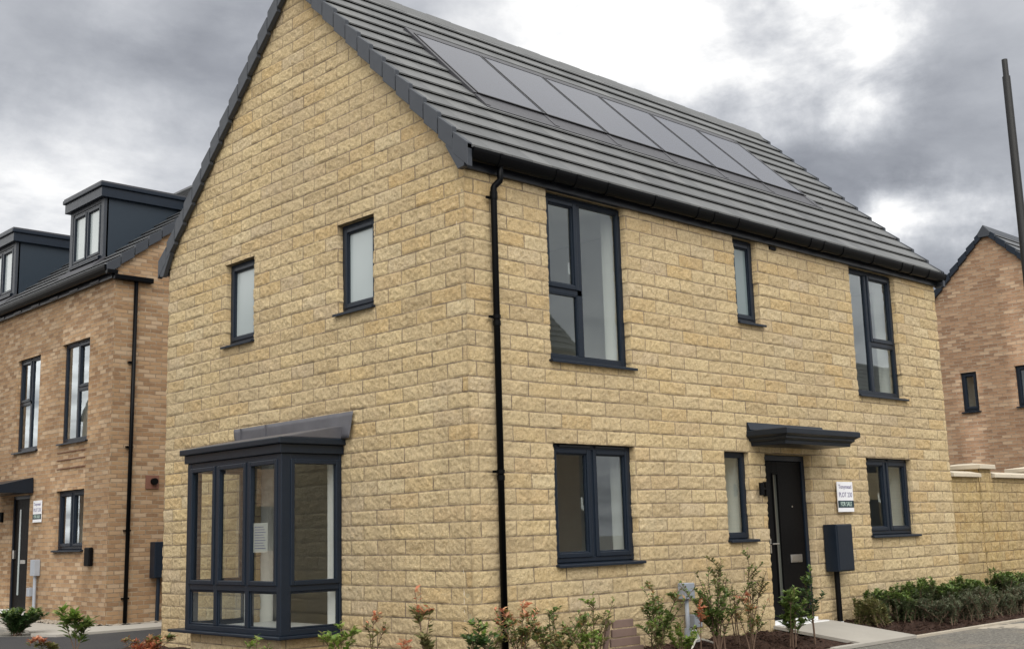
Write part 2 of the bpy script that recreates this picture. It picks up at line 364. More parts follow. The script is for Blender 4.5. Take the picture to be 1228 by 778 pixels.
# ------------------------------------------------------------------ windows
def window(parent, loc, rz, w, h, layout, glass='glass', recess=.075, sill=True, vents=0, sill_over=.05, handle=None, name='window', fw=.058):
    """local x along the wall (seen from outside), y inwards, z up. layout: list of (x0,x1,z0,z1,opening) in fractions"""
    f = MB(); y0, y1 = recess, recess + .07
    sh = .035 if sill else 0
    f.frame(0, w, sh, h, fw, y0, y1)
    ix0, ix1, iz0, iz1 = fw, w - fw, sh + fw, h - fw
    X = lambda t: ix0 + (ix1 - ix0) * t
    Z = lambda t: iz0 + (iz1 - iz0) * t
    bar = .036
    panes = []
    for (a, b, c, d, op) in layout:
        x0 = X(a) + (bar if a > 0 else 0); x1 = X(b) - (bar if b < 1 else 0)
        z0 = Z(c) + (bar if c > 0 else 0); z1 = Z(d) - (bar if d < 1 else 0)
        if b < 1: f.box(X(b) - bar, X(b) + bar, y0 + .002, y1 - .002, Z(c) - (bar if c > 0 else 0), Z(d) + (bar if d < 1 else 0))
        if d < 1: f.box(x0 - .001, x1 + .001, y0 + .004, y1 - .004, Z(d) - bar, Z(d) + bar)
        panes.append((x0, x1, z0, z1, op))
    o = f.build(name, 'frame', parent, bevel=.006); o.location = loc; o.rotation_euler = (0, 0, rz)
    for (x0, x1, z0, z1, op) in panes:
        if op:
            s_ = MB().frame(x0 - .012, x1 + .012, z0 - .012, z1 + .012, .052, y0 - .014, y1 - .02)
            s_.build('sash', 'frame', o, bevel=.009)
            x0 += .04; x1 -= .04; z0 += .04; z1 -= .04
        b_ = MB().frame(x0 - .001, x1 + .001, z0 - .001, z1 + .001, .014, y0 + .006, y1 - .022); b_.build('glazing_bead', 'frame', o, bevel=.005)
        gy = y0 + .03
        MB().add([(x0, gy, z0), (x1, gy, z0), (x1, gy, z1), (x0, gy, z1)], [(0, 1, 2, 3)]).build('pane', glass, o, recalc=False)
    if handle:
        for hx, hz in handle:
            MB().box(hx - .012, hx + .012, y1, y1 + .015, hz - .03, hz + .03).box(hx - .009, hx + .009, y1 + .015, y1 + .035, hz - .015, hz + .11).build('handle', 'white', o, bevel=.004)
    for k in range(vents):
        wv = (w - .16) / vents
        MB().box(.08 + wv * k + .06, .08 + wv * (k + 1) - .03, y0 - .022, y0, h - .028, h - .008).build('trickle_vent', 'verge', o, bevel=.004)
    if sill:
        prof = [(-.055, -.012), (-.055, .012), (-.05, .018), (y1, .035), (y1, .0), (-.04, -.002), (-.04, -.012)]
        MB().prism(prof, -.025, w + sill_over, 'x').build('sill', 'frame', o, bevel=.003)
    return o
def W2L(sp): return [(0, sp, 0, 1, True), (sp, 1, 0, 1, True)]

# ------------------------------------------------------------------ roofs
def course_profile(d0, d1, zfun, gauge, sgn=1):
    """saw-tooth profile of lapped tiles from eave (d0) to ridge (d1)"""
    n = int(round(abs(d1 - d0) / gauge)); s = 1 if d1 > d0 else -1; g = (d1 - d0) / n
    pts = []
    for i in range(n):
        d = d0 + g * i
        if i > 0:
            pts += [(d + s * .085, zfun(d + s * .085) + .006), (d + s * .085, zfun(d + s * .085) + .043)]
        else: pts += [(d, zfun(d) - .03)]
        pts += [(d, zfun(d) + .044), (d - s * .002, zfun(d) + .058)]
    pts.append((d1, zfun(d1) + .015)); pts.append((d1, zfun(d1) - .08)); pts.append((d0 + s * .05, zfun(d0 + s * .05) - .08))
    return pts, n, g
def tiled_slope(name, a0, a1, d0, d1, zfun, gauge, axis, mat, parent, slope):
    pts, n, g = course_profile(d0, d1, zfun, gauge)
    mb = MB().prism(pts, a0, a1, axis)
    o = mb.build(name, mat, parent)
    me = o.data; uv = me.uv_layers.new(name='UVMap')
    ai = 0 if axis == 'x' else 1; di = 1 - ai
    for l in me.loops:
        c = me.vertices[l.vertex_index].co; uv.data[l.index].uv = (c[ai] + 30, abs(c[di] - d0) / abs(g) * .32 + .32 * 40 + .004)
    return o
def verge(name, d0, d1, zfun, gauge, x_out, x_in, axis, mat, parent, drop=.2):
    n = int(round(abs(d1 - d0) / gauge)); g = (d1 - d0) / n; mb = MB()
    for i in range(n):
        a = d0 + g * i - (.02 if d1 > d0 else -.02); b = d0 + g * (i + 1) - (.034 if d1 > d0 else -.034)
        za, zb = zfun(a), zfun(b)
        mb.prism([(a, za + .082), (b, zb + .036), (b, zb - drop + .004), (a, za - drop + .034)], x_out, x_in, axis)
        xo = x_out + (.0 if x_out < x_in else 0)
    return mb.build(name, mat, parent, bevel=.006)

# ================================================================== STONE HOUSE
HX, HY = 9.83, 6.2
ms, ks = .975, 5.19           # roof slope and height of the tile top over y = 0
YC = HY / 2
zr_f = lambda y: ks - .03 + ms * y
zr_b = lambda y: ks - .03 + ms * (HY - y)
house = empty('stone_house', (0, 0, 0))
tag(house, 'buff pitched stone detached house with dark tiled roof, solar panels and grey square bay', 'house')

OF = [(1.17, 2.455, 3.0, 4.875), (4.545, 5.04, 3.755, 4.875), (7.32, 8.60, 3.0, 4.875),
      (1.165, 2.445, .885, 2.128), (4.10, 4.605, 1.06, 2.122), (7.375, 8.63, 1.04, 2.118), (4.93, 5.945, -.02, 2.108)]
OGB = [(1.525, 2.205, 3.69, 4.725), (3.995, 4.675, 3.65, 4.718)]
BAYO = (2.26, 3.98, .24, 2.12)
cornf = lambda z: (-.010 - .014 * np.clip(np.minimum((z - Z0) / BH % 1, 1 - (z - Z0) / BH % 1) / .2, 0, 1) - (vnoise(z, z * 0, .05, 8) - .5) * .012,) * 2
panel('wall', 0, HX, -.25, 4.875, TOF, M['stone'], house, OF, relief=True, shift=.115, corner=(0, cornf), step=(.0147, .013), depth=.12)
gtop = lambda u: np.minimum(zr_f(u), zr_b(u)) - .04
panel('wall', 0, HY, -.25, 8.2, TOX(0), M['stone'], house, OGB + [BAYO], top=gtop, relief=True, shift=-.085, corner=(0, cornf), step=(.0147, .013), depth=.12)
panel('wall', 0, HX, -.25, 4.875, lambda u, z, o: (u, HY + o, z), M['stone'], house, (), shift=.1)
panel('wall', 0, HY, -.25, 8.2, lambda u, z, o: (HX + o, u, z), M['stone'], house, (), top=gtop, shift=.0, step=(.3, None))
MB().box(.004, .11, .004, .11, -.2, 4.85).build('corner_backing', 'ventbrick', house)
# interior lining: plastered shell, floors, ceilings, a cross wall
T = .30
panel('interior_wall', .0, HX - .05, -.05, 4.87, lambda u, z, o: (u, .13 - o, z), M['plaster'], house, OF, depth=.25)
panel('interior_wall', .12, HY - .12, -.05, 4.87, lambda u, z, o: (.13 - o, u, z), M['plaster'], house, OGB + [BAYO], depth=.17)
ib = MB().box(.31, HX - .1, HY - .3, HY - .2, -.05, 4.87).box(HX - .3, HX - .2, .31, HY - .31, -.05, 4.87)
ib.box(3.3, 3.42, .31, HY - .31, 0, 4.87).box(6.5, 6.62, .31, HY - .31, 0, 4.87)
ib.build('partition_wall', 'plaster', house)
MB().box(.3, HX - .2, .3, HY - .2, -.06, 0).build('floor', 'intfloor', house)
MB().box(.3, HX - .2, .3, HY - .2, 2.42, 2.72).build('upper_floor', 'plaster', house)
MB().box(.05, HX - .05, .05, HY - .05, 4.88, 4.93).build('ceiling', 'plaster', house)
# kitchen units glimpsed through the ground-floor window left of the door
kb = MB().box(.9, 3.28, 2.6, 3.2, 0, .9).box(2.5, 3.28, 2.6, 3.2, .9, 1.45)
kb.build('kitchen_unit', 'timber', house, bevel=.01)

# roof
tf = tiled_slope('roof', -.05, 9.89, -.145, YC, zr_f, .2275, 'x', 'tile', house, ms)
tiled_slope('roof', -.05, 9.89, HY + .145, YC, zr_b, .2275, 'x', 'tile', house, ms)
verge('verge', -.145, YC, zr_f, .2275, -.095, -.028, 'x', 'verge', house)
verge('verge', HY + .145, YC, zr_b, .2275, -.095, -.028, 'x', 'verge', house)
verge('verge', -.145, YC, zr_f, .2275, 9.845, 9.905, 'x', 'verge', house)
verge('verge', HY + .145, YC, zr_b, .2275, 9.845, 9.905, 'x', 'verge', house)
rb = MB(); zt = zr_f(YC)
for i in range(23):
    a = -.08 + i * .434; b = a + .45; k = .006 * (i % 2)
    rb.prism([(YC - .15, zt - .105 + k), (YC - .03, zt + .055 + k), (YC + .03, zt + .055 + k), (YC + .15, zt - .105 + k), (YC + .12, zt - .115 + k), (YC, zt + .02 + k), (YC - .12, zt - .115 + k)], a, min(b, 9.90), 'x')
rb.build('ridge_tiles', 'ridge', house, bevel=.008)
# eaves: fascia, soffit, box ends, gutters
for s, yy in ((1, 0), (-1, HY)):
    Y = lambda t: yy + s * t
    MB().box(-.03, HX + .03, *sorted((Y(-.055), Y(-.032))), 4.852, 5.02).build('fascia', 'fascia', house, bevel=.004)
    MB().box(-.03, HX + .03, *sorted((Y(-.032), Y(.01))), 4.856, 4.872).build('soffit', 'fascia', house)
    prof = []
    gyc, gzc, gr, gd = Y(-.122), 5.035, .074, 1.62
    for k in range(13):
        t = math.pi * (1 + k / 12); prof.append((gyc + gr * math.cos(t), gzc + gr * gd * math.sin(t)))
    for k in range(12, -1, -1):
        t = math.pi * (1 + k / 12); prof.append((gyc + (gr - .006) * math.cos(t), gzc + (gr - .006) * gd * math.sin(t) + .001))
    gob = MB().prism(prof, -.028, HX + .075, 'x').build('gutter', 'gutter', house)
    for k in range(12):
        xk = .35 + k * .82
        pr = [(gyc + (gr + .007) * math.cos(math.pi * (1 + j / 10)), gzc + (gr + .007) * gd * math.sin(math.pi * (1 + j / 10))) for j in range(11)]
        pr += [(gyc + (gr + .001) * math.cos(math.pi * (1 + j / 10)), gzc + (gr + .001) * gd * math.sin(math.pi * (1 + j / 10))) for j in range(10, -1, -1)]
        MB().prism(pr, xk - .018, xk + .018, 'x').build('gutter_bracket', 'gutter', gob)
        if k % 3 == 1: MB().prism(pr, xk + .3, xk + .37, 'x').build('gutter_union', 'gutter', gob)
    for xe in (-.028, HX + .075):
        MB().prism([(gyc + (gr + .004) * math.cos(math.pi * (1 + j / 10)), gzc + (gr + .004) * gd * math.sin(math.pi * (1 + j / 10))) for j in range(11)], xe - .004, xe + .004, 'x').build('gutter_end_cap', 'gutter', gob)
    for xa, xb in ((-.092, -.03), (HX + .03, HX + .085)):
        pg = [(Y(.18), 5.13), (Y(-.012), 4.835), (Y(-.10), 4.845), (Y(-.165), 5.02), (Y(-.165), 5.07), (Y(.1), 5.2)]
        MB().prism(pg if s > 0 else pg[::-1], xa, xb, 'x').build('eaves_box_end', 'verge', house, bevel=.004)
# downpipe with swan neck
dp = MB().tube([(.388, -.122, 4.96), (.388, -.122, 4.80), (.385, -.118, 4.775), (.345, -.078, 4.72), (.338, -.073, 4.70), (.336, -.072, 4.66), (.336, -.072, -.2)], .034, 16)
dpo = dp.build('downpipe', 'gutter', house, smooth=True)
for z in (4.60, 3.36, 1.815, .22):
    MB().box(.262, .41, -.048, -.03, z - .013, z + .013).tube([(.336, -.072, z - .018), (.336, -.072, z + .018)], .041, 16).build('pipe_bracket', 'gutter', dpo)
for z in (4.66, 3.32, 1.78):
    MB().tube([(.336, -.072, z - .05), (.336, -.072, z + .0)], .040, 16).build('pipe_socket', 'gutter', dpo, smooth=False)

# windows of the front
window(house, (1.17, 0, 2.985), 0, 1.285, 1.868, [(0, .43, 0, .415, False), (0, .43, .415, 1, True), (.43, 1, 0, 1, False)], handle=[(.50, 1.05)])
window(house, (4.545, 0, 3.74), 0, .495, 1.113, [(0, 1, 0, 1, True)], glass='frost_blue')
window(house, (7.32, 0, 2.985), 0, 1.28, 1.868, [(0, .43, 0, 1, False), (.43, 1, 0, .415, False), (.43, 1, .415, 1, True)], handle=[(.68, 1.05)])
window(house, (1.165, 0, .865), 0, 1.28, 1.263, W2L(.5), vents=2, handle=[(.575, .6)])
window(house, (4.10, 0, 1.045), 0, .505, 1.077, [(0, 1, 0, 1, False)], vents=0)
window(house, (7.375, 0, 1.025), 0, 1.255, 1.093, W2L(.5), vents=2, handle=[(.56, .5)])
# gable windows
window(house, (0, 2.205, 3.675), R(-90), .68, 1.05, [(0, 1, 0, 1, True)], glass='frost', sill_over=.03)
window(house, (0, 4.675, 3.635), R(-90), .68, 1.083, [(0, 1, 0, 1, True)], glass='frost', sill_over=.03)
# solid heads above the two upper windows (dark board between window head and fascia)
# front door
fr = MB(); fr.box(4.935, 5.0, .085, .155, 0, 2.105).box(5.875, 5.94, .085, .155, 0, 2.105).box(5.0, 5.875, .085, .155, 2.035, 2.105)
door = fr.build('door_frame', 'frame', house, bevel=.006)
leaf = MB().box(5.004, 5.222, .105, .15, .062, 2.03).box(5.322, 5.871, .105, .15, .062, 2.03).box(5.222, 5.322, .105, .15, .062, .26).box(5.222, 5.322, .105, .15, 1.86, 2.03)
leaf.frame(5.203, 5.341, .24, 1.88, .02, .092, .106)
dl = leaf.build('door', 'door', house, bevel=.004)
MB().box(5.222, 5.322, .12, .13, .26, 1.86).build('door_glass', 'frost_dim', dl)
MB().box(5.51, 5.77, .094, .106, .75, .85).box(5.525, 5.755, .086, .095, .765, .835).build('letter_plate', 'chrome', dl, bevel=.004)
MB().box(5.065, 5.095, .09, .106, .88, 1.06).box(5.07, 5.21, .052, .068, .985, 1.003).box(5.073, 5.088, .06, .092, .985, 1.003).build('handle', 'chrome', dl, bevel=.004)
MB().tube([(5.62, .108, 1.455), (5.62, .096, 1.455)], .011, 12).build('peephole', 'chrome', dl)
MB().box(4.95, 5.925, .02, .15, .012, .06).box(4.94, 5.94, -.13, .02, -.012, .018).build('threshold', 'white', house, bevel=.005)
# porch canopy
cx0, cx1, cy = 4.56, 6.24, -.60
cb = MB()
def ring(i, z): return [(cx0 + i, .0, z), (cx0 + i, cy + i, z), (cx1 - i, cy + i, z), (cx1 - i, .0, z)]
levels = [(.10, 2.195), (.095, 2.235), (.055, 2.262), (.055, 2.285), (.02, 2.305), (0, 2.315), (0, 2.375), (.012, 2.384)]
vs = []; fs = []
for i, z in levels: vs += ring(i, z)
for k in range(len(levels) - 1):
    for j in range(4): a = k * 4 + j; b = k * 4 + (j + 1) % 4; fs.append((a, b, b + 4, a + 4))
fs.append((3, 2, 1, 0)); n = (len(levels) - 1) * 4; fs.append((n, n + 1, n + 2, n + 3))
cb.add(vs, fs)
can = cb.build('porch_canopy', 'canopy', house, bevel=.003)
MB().prism([(-.012, 2.38), (-.06, 2.395), (-.022, 2.49), (-.012, 2.49)], cx0 + .015, cx1 + .03, 'x').build('canopy_flashing', 'canopy', can)
# fittings on the front
lb = MB().box(4.835, 4.905, -.06, -.012, 1.58, 1.76)
lan = lb.build('wall_lantern', 'door', house, bevel=.004)
MB().tube([(4.70, -.085, 1.59), (4.70, -.085, 1.745)], .032, 16).box(4.72, 4.86, -.075, -.04, 1.66, 1.685).build('lamp_tube', 'door', lan)
bx = MB().box(6.12, 6.505, -.215, -.015, .61, 1.215)
mbx = bx.build('meter_box', 'frame', house, bevel=.012)
MB().box(6.135, 6.49, -.222, -.2145, .625, 1.2).build('meter_door', 'frame', mbx, bevel=.006)
MB().tube([(6.24, -.1, .62), (6.24, -.1, -.02)], .036, 14).build('meter_pipe', 'door', mbx)
MB().tube([(6.24, -.1, -.09), (6.24, -.1, -.02)], .046, 14).build('pipe_collar', 'white', mbx)
vb = MB().box(6.60, 6.81, -.02, 0, 2.005, 2.115)
for k in range(4): vb.box(6.612, 6.798, -.025, -.0195, 2.015 + k * .025, 2.027 + k * .025)
vb.build('air_vent', 'ventbrick', house)
MB().box(5.33, 5.47, -.022, .0, 4.80, 4.845).build('cavity_vent', 'door', house)

# solar panels: six set into the roof slope
pw = 1.138; y_lo, y_hi = 1.085, 2.255
def slope_pt(y, h): return (y - h * ms / math.hypot(1, ms), zr_f(y) + h / math.hypot(1, ms))
for i in range(6):
    xa = 1.155 + i * pw + .012; xb = xa + pw - .024
    a = slope_pt(y_lo, .068); b = slope_pt(y_hi, .068); a2 = slope_pt(y_lo, .03); b2 = slope_pt(y_hi, .03)
    def sl(y, h, x): q = slope_pt(y, h); return (x, q[0], q[1])
    fr = MB()
    L = [(xa, xb, y_lo, y_lo + .018), (xa, xb, y_hi - .018, y_hi), (xa, xa + .025, y_lo + .018, y_hi - .018), (xb - .025, xb, y_lo + .018, y_hi - .018)]
    po = MB().add([sl(y_lo + .012, .064, xa + .016), sl(y_lo + .012, .064, xb - .016), sl(y_hi - .012, .064, xb - .016), sl(y_hi - .012, .064, xa + .016)], [(0, 1, 2, 3)]).build('solar_panel', 'solar', house)
    for (p0, p1, q0, q1) in L:
        fr.add([sl(q0, .02, p0), sl(q0, .02, p1), sl(q1, .02, p1), sl(q1, .02, p0), sl(q0, .068, p0), sl(q0, .068, p1), sl(q1, .068, p1), sl(q1, .068, p0)],
               [(0, 3, 2, 1), (4, 5, 6, 7), (0, 1, 5, 4), (1, 2, 6, 5), (2, 3, 7, 6), (3, 0, 4, 7)])
    fr.build('panel_frame', 'solarframe', po)
fl = MB()
xe0, xe1 = 1.155, 1.155 + 6 * pw
def slab(x0, x1, ya, yb, h0, h1):
    fl.add([sl(ya, h0, x0), sl(ya, h0, x1), sl(yb, h0, x1), sl(yb, h0, x0), sl(ya, h1, x0), sl(ya, h1, x1), sl(yb, h1, x1), sl(yb, h1, x0)],
           [(0, 3, 2, 1), (4, 5, 6, 7), (0, 1, 5, 4), (1, 2, 6, 5), (2, 3, 7, 6), (3, 0, 4, 7)])
slab(xe0 - .05, xe1 + .13, y_lo - .235, y_lo - .004, .02, .046)
slab(xe0 - .05, xe0, y_lo, y_hi + .1, .02, .062); slab(xe1, xe1 + .05, y_lo, y_hi + .1, .02, .062)
slab(xe0, xe1, y_hi, y_hi + .1, .02, .058)
for k in range(7): slab(xe0 + k * pw - .012 - .03, xe0 + k * pw + .03, y_lo - .2, y_lo - .006, .046, .052)
fl.build('panel_flashing', 'flash', house)

# ---- square bay on the gable
BX, B0, B1 = -.78, 2.115, 4.125        # front plane, right (near) side, left (far) side
bay = empty('bay_window', (0, 0, 0), 0, house)
# stone plinth under the bay
panel('bay_plinth', B0 + .06, B1 - .06, -.25, .215, TOX(BX + .05), M['stone'], bay, (), relief=True, shift=-.085, step=(.0147, .013))
panel('bay_plinth', BX + .05, 0, -.25, .215, lambda u, z, o: (u, B0 + .06 - o, z), M['stone'], bay, (), relief=True, shift=.2, step=(.0147, .013))
panel('bay_plinth', BX + .05, 0, -.25, .215, lambda u, z, o: (u, B1 - .06 + o, z), M['stone'], bay, (), relief=False, shift=.2)
MB().box(BX - .07, .0, B0 - .075, B1 + .30 - .02, .205, .238).build('sill', 'frame', bay, bevel=.008)
MB().box(BX + .06, .28, B0 + .05, B1 - .05, .239, .262).build('inner_sill', 'white', bay, bevel=.004)
fb = MB(); zb, zt_ = .238, 2.12
P = .085
for (x0, x1, y0, y1) in ((BX, BX + .12, B0, B0 + P), (BX, BX + .12, B1 - P, B1), (-.045, -.008, B0 + .003, B0 + P - .01), (-.045, -.008, B1 - P + .01, B1 - .003)):
    fb.box(x0, x1, y0, y1, zb, zt_)
yspl = [B0 + P, 2.79, 3.455, B1 - P]          # mullion lines
tz = .715
for (za, zb_) in ((zb, zb + .06), (tz - .035, tz + .035), (zt_ - .07, zt_)):
    fb.box(BX + .004, BX + P - .006, B0 + P, B1 - P, za, zb_)
    fb.box(BX + .12, -.045, B0 + .006, B0 + P - .012, za, zb_)
    fb.box(BX + .12, -.045, B1 - P + .012, B1 - .006, za, zb_)
for y in yspl[1:3]: fb.box(BX + .002, BX + P - .008, y - .036, y + .036, zb + .06, zt_ - .07)
fbo = fb.build('bay_frame', 'frame', bay, bevel=.007)
def bay_light(ya, yb, za, zb, side=None, sash=True):
    mbx_ = MB(); w_ = .05 if sash else .022
    def bar(a0, a1, c0, c1, o0, o1):
        if side is None: mbx_.box(BX + o0, BX + o1, a0, a1, c0, c1)
        elif side == 0: mbx_.box(a0, a1, B0 + o0, B0 + o1, c0, c1)
        else: mbx_.box(a0, a1, B1 - o1, B1 - o0, c0, c1)
    o0, o1 = (-.012, .05) if sash else (.018, .05)
    bar(ya, ya + w_, za, zb, o0, o1); bar(yb - w_, yb, za, zb, o0, o1); bar(ya + w_, yb - w_, za, za + w_, o0, o1); bar(ya + w_, yb - w_, zb - w_, zb, o0, o1)
    s_ = mbx_.build('sash', 'frame', bay, bevel=.008)
    a, b, c, d = ya + w_ - .004, yb - w_ + .004, za + w_ - .004, zb - w_ + .004; t = .03
    if side is None: v = [(BX + t, a, c), (BX + t, b, c), (BX + t, b, d), (BX + t, a, d)]
    else:
        yy = B0 + t if side == 0 else B1 - t; v = [(a, yy, c), (b, yy, c), (b, yy, d), (a, yy, d)]
    MB().add(v, [(0, 1, 2, 3)]).build('pane', 'baglass', s_, recalc=False)
for k in range(3):
    ya = yspl[k] + (.036 if k else 0) - .008; yb = yspl[k + 1] - (.036 if k < 2 else 0) + .008
    bay_light(ya, yb, tz + .027, zt_ - .062, None, True); bay_light(ya + .008, yb - .008, zb + .06, tz - .035, None, False)
for s in (0, 1):
    bay_light(BX + .114, -.039, tz + .027, zt_ - .062, s, True); bay_light(BX + .12, -.045, zb + .06, tz - .035, s, False)
# bay fascia and roof
MB().box(BX - .03, 0, B0 - .03, B1 + .03, 2.12, 2.215).build('bay_fascia', 'canopy', bay, bevel=.006)
MB().box(BX - .075, 0, B0 - .075, B1 + .075, 2.215, 2.285).build('bay_cornice', 'canopy', bay, bevel=.012)
MB().box(BX + P, .0, B0 + P, B1 - P, 2.095, 2.125).build('bay_ceiling', 'plaster', bay)
for ya, yb in ((B0 + .03, 2.335), (3.92, B1 - .03)):
    MB().box(-.045, -.018, ya, yb, .262, 2.095).build('bay_lining', 'white', bay)
# lead roof and flashing, gently dressed
MB().prism([(BX - .06, 2.284), (-.03, 2.284), (-.03, 2.43), (-.12, 2.42)], B0 - .055, B1 + .055, 'y').build('lead_roof', 'lead', bay, bevel=.012)
vs = []; fs = []
ny, nz2 = 60, 6
for j in range(nz2 + 1):
    for i in range(ny + 1):
        t = i / ny; s = j / nz2
        y = 1.86 + .045 * (1 - s) + (4.365 - 1.86 - .09 * (1 - s)) * t
        z = 2.286 + .289 * s
        x = -.036 - .028 * (1 - s) * max(0, 1 - t * 3) + (float(vnoise(np.array(y), np.array(z), .16, 9)) - .5) * .016
        vs.append((x, y, z))
for j in range(nz2):
    for i in range(ny): a = j * (ny + 1) + i; fs.append((a, a + 1, a + ny + 2, a + ny + 1))
lf = MB().add(vs, fs).build('lead_flashing', 'lead', bay, smooth=True)
md = lf.modifiers.new('thick', 'SOLIDIFY'); md.thickness = .006
lap = MB()
for y in (3.62, 4.19): lap.box(-.05, -.02, y, y + .012, 2.34, 2.574)
lap.build('lead_lap', 'lead', bay)

# paper notice stuck inside the bay
pn = MB().box(BX + .036, BX + .038, 2.43, 2.72, 1.09, 1.40).build('paper_notice', 'paper')
tag(pn, 'white printed paper notice stuck inside the nearest bay window light', 'notice')
pl = MB()
for k in range(9): pl.box(BX + .0348, BX + .0358, 2.47 + .02 * (k % 3), 2.69, 1.13 + k * .028, 1.136 + k * .028)
pl.build('printed_lines', 'ink', pn)

# ------------------------------------------------------------------ text
def text_mesh(name, body, size, mat, parent, loc, rot, align='CENTER', sx=1.0):
    cu = bpy.data.curves.new(name, 'FONT'); cu.body = body; cu.size = size; cu.align_x = align; cu.align_y = 'CENTER'; cu.extrude = .0006
    to = bpy.data.objects.new(name + '_tmp', cu); col.objects.link(to)
    dg = bpy.context.evaluated_depsgraph_get(); dg.update()
    me = bpy.data.meshes.new_from_object(to.evaluated_get(dg)); bpy.data.objects.remove(to); bpy.data.curves.remove(cu)
    me.name = name; me.materials.clear(); me.materials.append(M[mat])
    o = bpy.data.objects.new(name, me); col.objects.link(o); o.parent = parent; o.location = loc; o.rotation_euler = rot; o.scale = (sx, 1, 1)
    return o
def sale_sign(loc, rz, w, h, label):
    o = MB().box(-w / 2, w / 2, -.006, .006, -h / 2, h / 2).build('plot_sign', 'signwhite', None, bevel=.002); o.location = loc; o.rotation_euler = (0, 0, rz)
    tag(o, label, 'sign', 'plot signs')
    MB().box(-w / 2 + .001, w / 2 - .001, -.0085, -.0062, -h * .36, -h * .125).build('sign_band', 'teal', o)
    text_mesh('sign_lettering', 'Tonymead', .075 * h / .39, 'ink', o, (0, -.0075, h * .33), (R(90), 0, 0))
    text_mesh('sign_lettering', 'PLOT 230', .088 * h / .39, 'ink', o, (0, -.0075, h * .06), (R(90), 0, 0), sx=.88)
    text_mesh('sign_lettering', 'FOR SALE', .08 * h / .39, 'inkteal', o, (0, -.0098, -h * .245), (R(90), 0, 0), sx=.8)
    return o
sale_sign((6.68, -.045, 1.575), 0, .39, .40, 'white and teal FOR SALE plot sign above the black meter box on stone wall')

# ================================================================== LEFT BRICK HOUSE
LX, LY0, LY1, LXE = 1.5, 11.15, 21.0, 10.5
lh = empty('brick_house', (LX, LY0, -.15)); inv = (-LX, -LY0, .15)
tag(lh, 'buff brick terraced house on the left with two dark box dormers', 'house')
def child(o, root=lh):
    """objects are written in world coordinates: keep them there under their root"""
    o.location = Vector(o.location) - Vector(root.location) if o.location.length > 0 else -Vector(root.location); return o
ml = .785; zl = lambda x: 6.22 + ml * (x - LX)
XR = 6.0
zl_b = lambda x: 6.22 + ml * (2 * XR - LX - x)
FL = [(12.12, 13.32, 3.09, 4.97), (14.36, 15.50, 3.07, 4.935), (14.60, 15.54, -.1, 2.215), (12.15, 13.37, 1.135, 2.22)]
def pw(*a, **k): return child(panel(*a, **k))
pw('wall', LY0, LY1, -.3, 5.93, TOX(LX), M['brick'], lh, FL, depth=.1)
ltop = lambda u: np.minimum(zl(u), zl_b(u)) - .03
pw('wall', LX, LXE, -.3, 9.9, lambda u, z, o: (u, LY0 - o, z), M['brick'], lh, (), top=ltop, step=(.25, None))
pw('wall', LX, LXE, -.3, 9.9, lambda u, z, o: (u, LY1 + o, z), M['brick'], lh, (), top=ltop, step=(.25, None))
pw('wall', LY0, LY1, -.3, 5.93, lambda u, z, o: (LXE + o, u, z), M['brick'], lh, ())
def lb_(mb, name, mat, **k): return child(mb.build(name, mat, lh, **k))
lb_(MB().box(LX + .6, LXE - .1, LY0 + .1, LY1 - .1, -.1, 5.9), 'interior_core', 'plaster')
lb_(MB().box(LX + .1, LX + .6, LY0 + .1, LY1 - .1, 2.5, 2.8), 'upper_floor', 'plaster')
child(tiled_slope('roof', LY0 - .05, LY1 + .05, LX - .17, XR, zl, .26, 'y', 'tile2', lh, ml))
child(tiled_slope('roof', LY0 - .05, LY1 + .05, LXE + .17, XR, zl_b, .26, 'y', 'tile2', lh, ml))
child(verge('verge', LX - .17, XR, zl, .26, LY0 - .075, LY0 - .01, 'y', 'verge', lh, drop=.16))
child(verge('verge', LXE + .17, XR, zl_b, .26, LY0 - .075, LY0 - .01, 'y', 'verge', lh, drop=.16))
lb_(MB().prism([(XR - .16, zl(XR) - .08), (XR, zl(XR) + .07), (XR + .16, zl(XR) - .08)], LY0 - .06, LY1 + .06, 'y'), 'ridge_tiles', 'tile2', bevel=.01)
lb_(MB().box(LX - .075, LX - .03, LY0 - .02, LY1, 5.89, 6.08), 'fascia', 'fascia', bevel=.004)
prof = [(LX - .155 + .078 * math.cos(math.pi * (1 + k / 10)), 6.12 + .15 * math.sin(math.pi * (1 + k / 10))) for k in range(11)]
gl_ = lb_(MB().prism(prof, LY0 - .03, LY1, 'y'), 'gutter', 'gutter')
for k in range(11): yk = LY0 + .5 + k * .9; lb_(MB().box(LX - .09, LX - .074, yk, yk + .38, 5.905, 5.955), 'eaves_vent', 'flash', bevel=.008)
lb_(MB().box(LX - .06, LX + .68, LY0 - .12, LY0 - .012, 5.865, 5.955).box(LX - .2, LX, LY0 - .11, LY0 - .012, 5.955, 6.03), 'return_gutter', 'gutter', bevel=.01)
pp = lb_(MB().tube([(1.87, LY0 - .06, 5.9), (1.83, LY0 - .06, -.14)], .036, 12), 'downpipe', 'gutter', smooth=True)
for z in (4.4, 2.9, 1.45, .3):
    MB().box(1.77, 1.9, LY0 - .06, LY0 - .01, z - .015, z + .015).build('pipe_bracket', 'gutter', pp)
def lwin(y1, y0, z0, z1, layout, **k):
    o = window(lh, (LX, y1, z0), R(-90), y1 - y0, z1 - z0, layout, recess=.07, **k); return child(o)
lwin(13.32, 12.12, 3.075, 4.97, [(0, .5, 0, 1, False), (.5, 1, 0, .52, False), (.5, 1, .52, 1, True)], vents=2)
lwin(15.50, 14.36, 3.055, 4.935, [(0, .5, 0, .52, False), (0, .5, .52, 1, True), (.5, 1, 0, 1, False)], vents=2)
lwin(13.37, 12.15, 1.12, 2.22, W2L(.5))
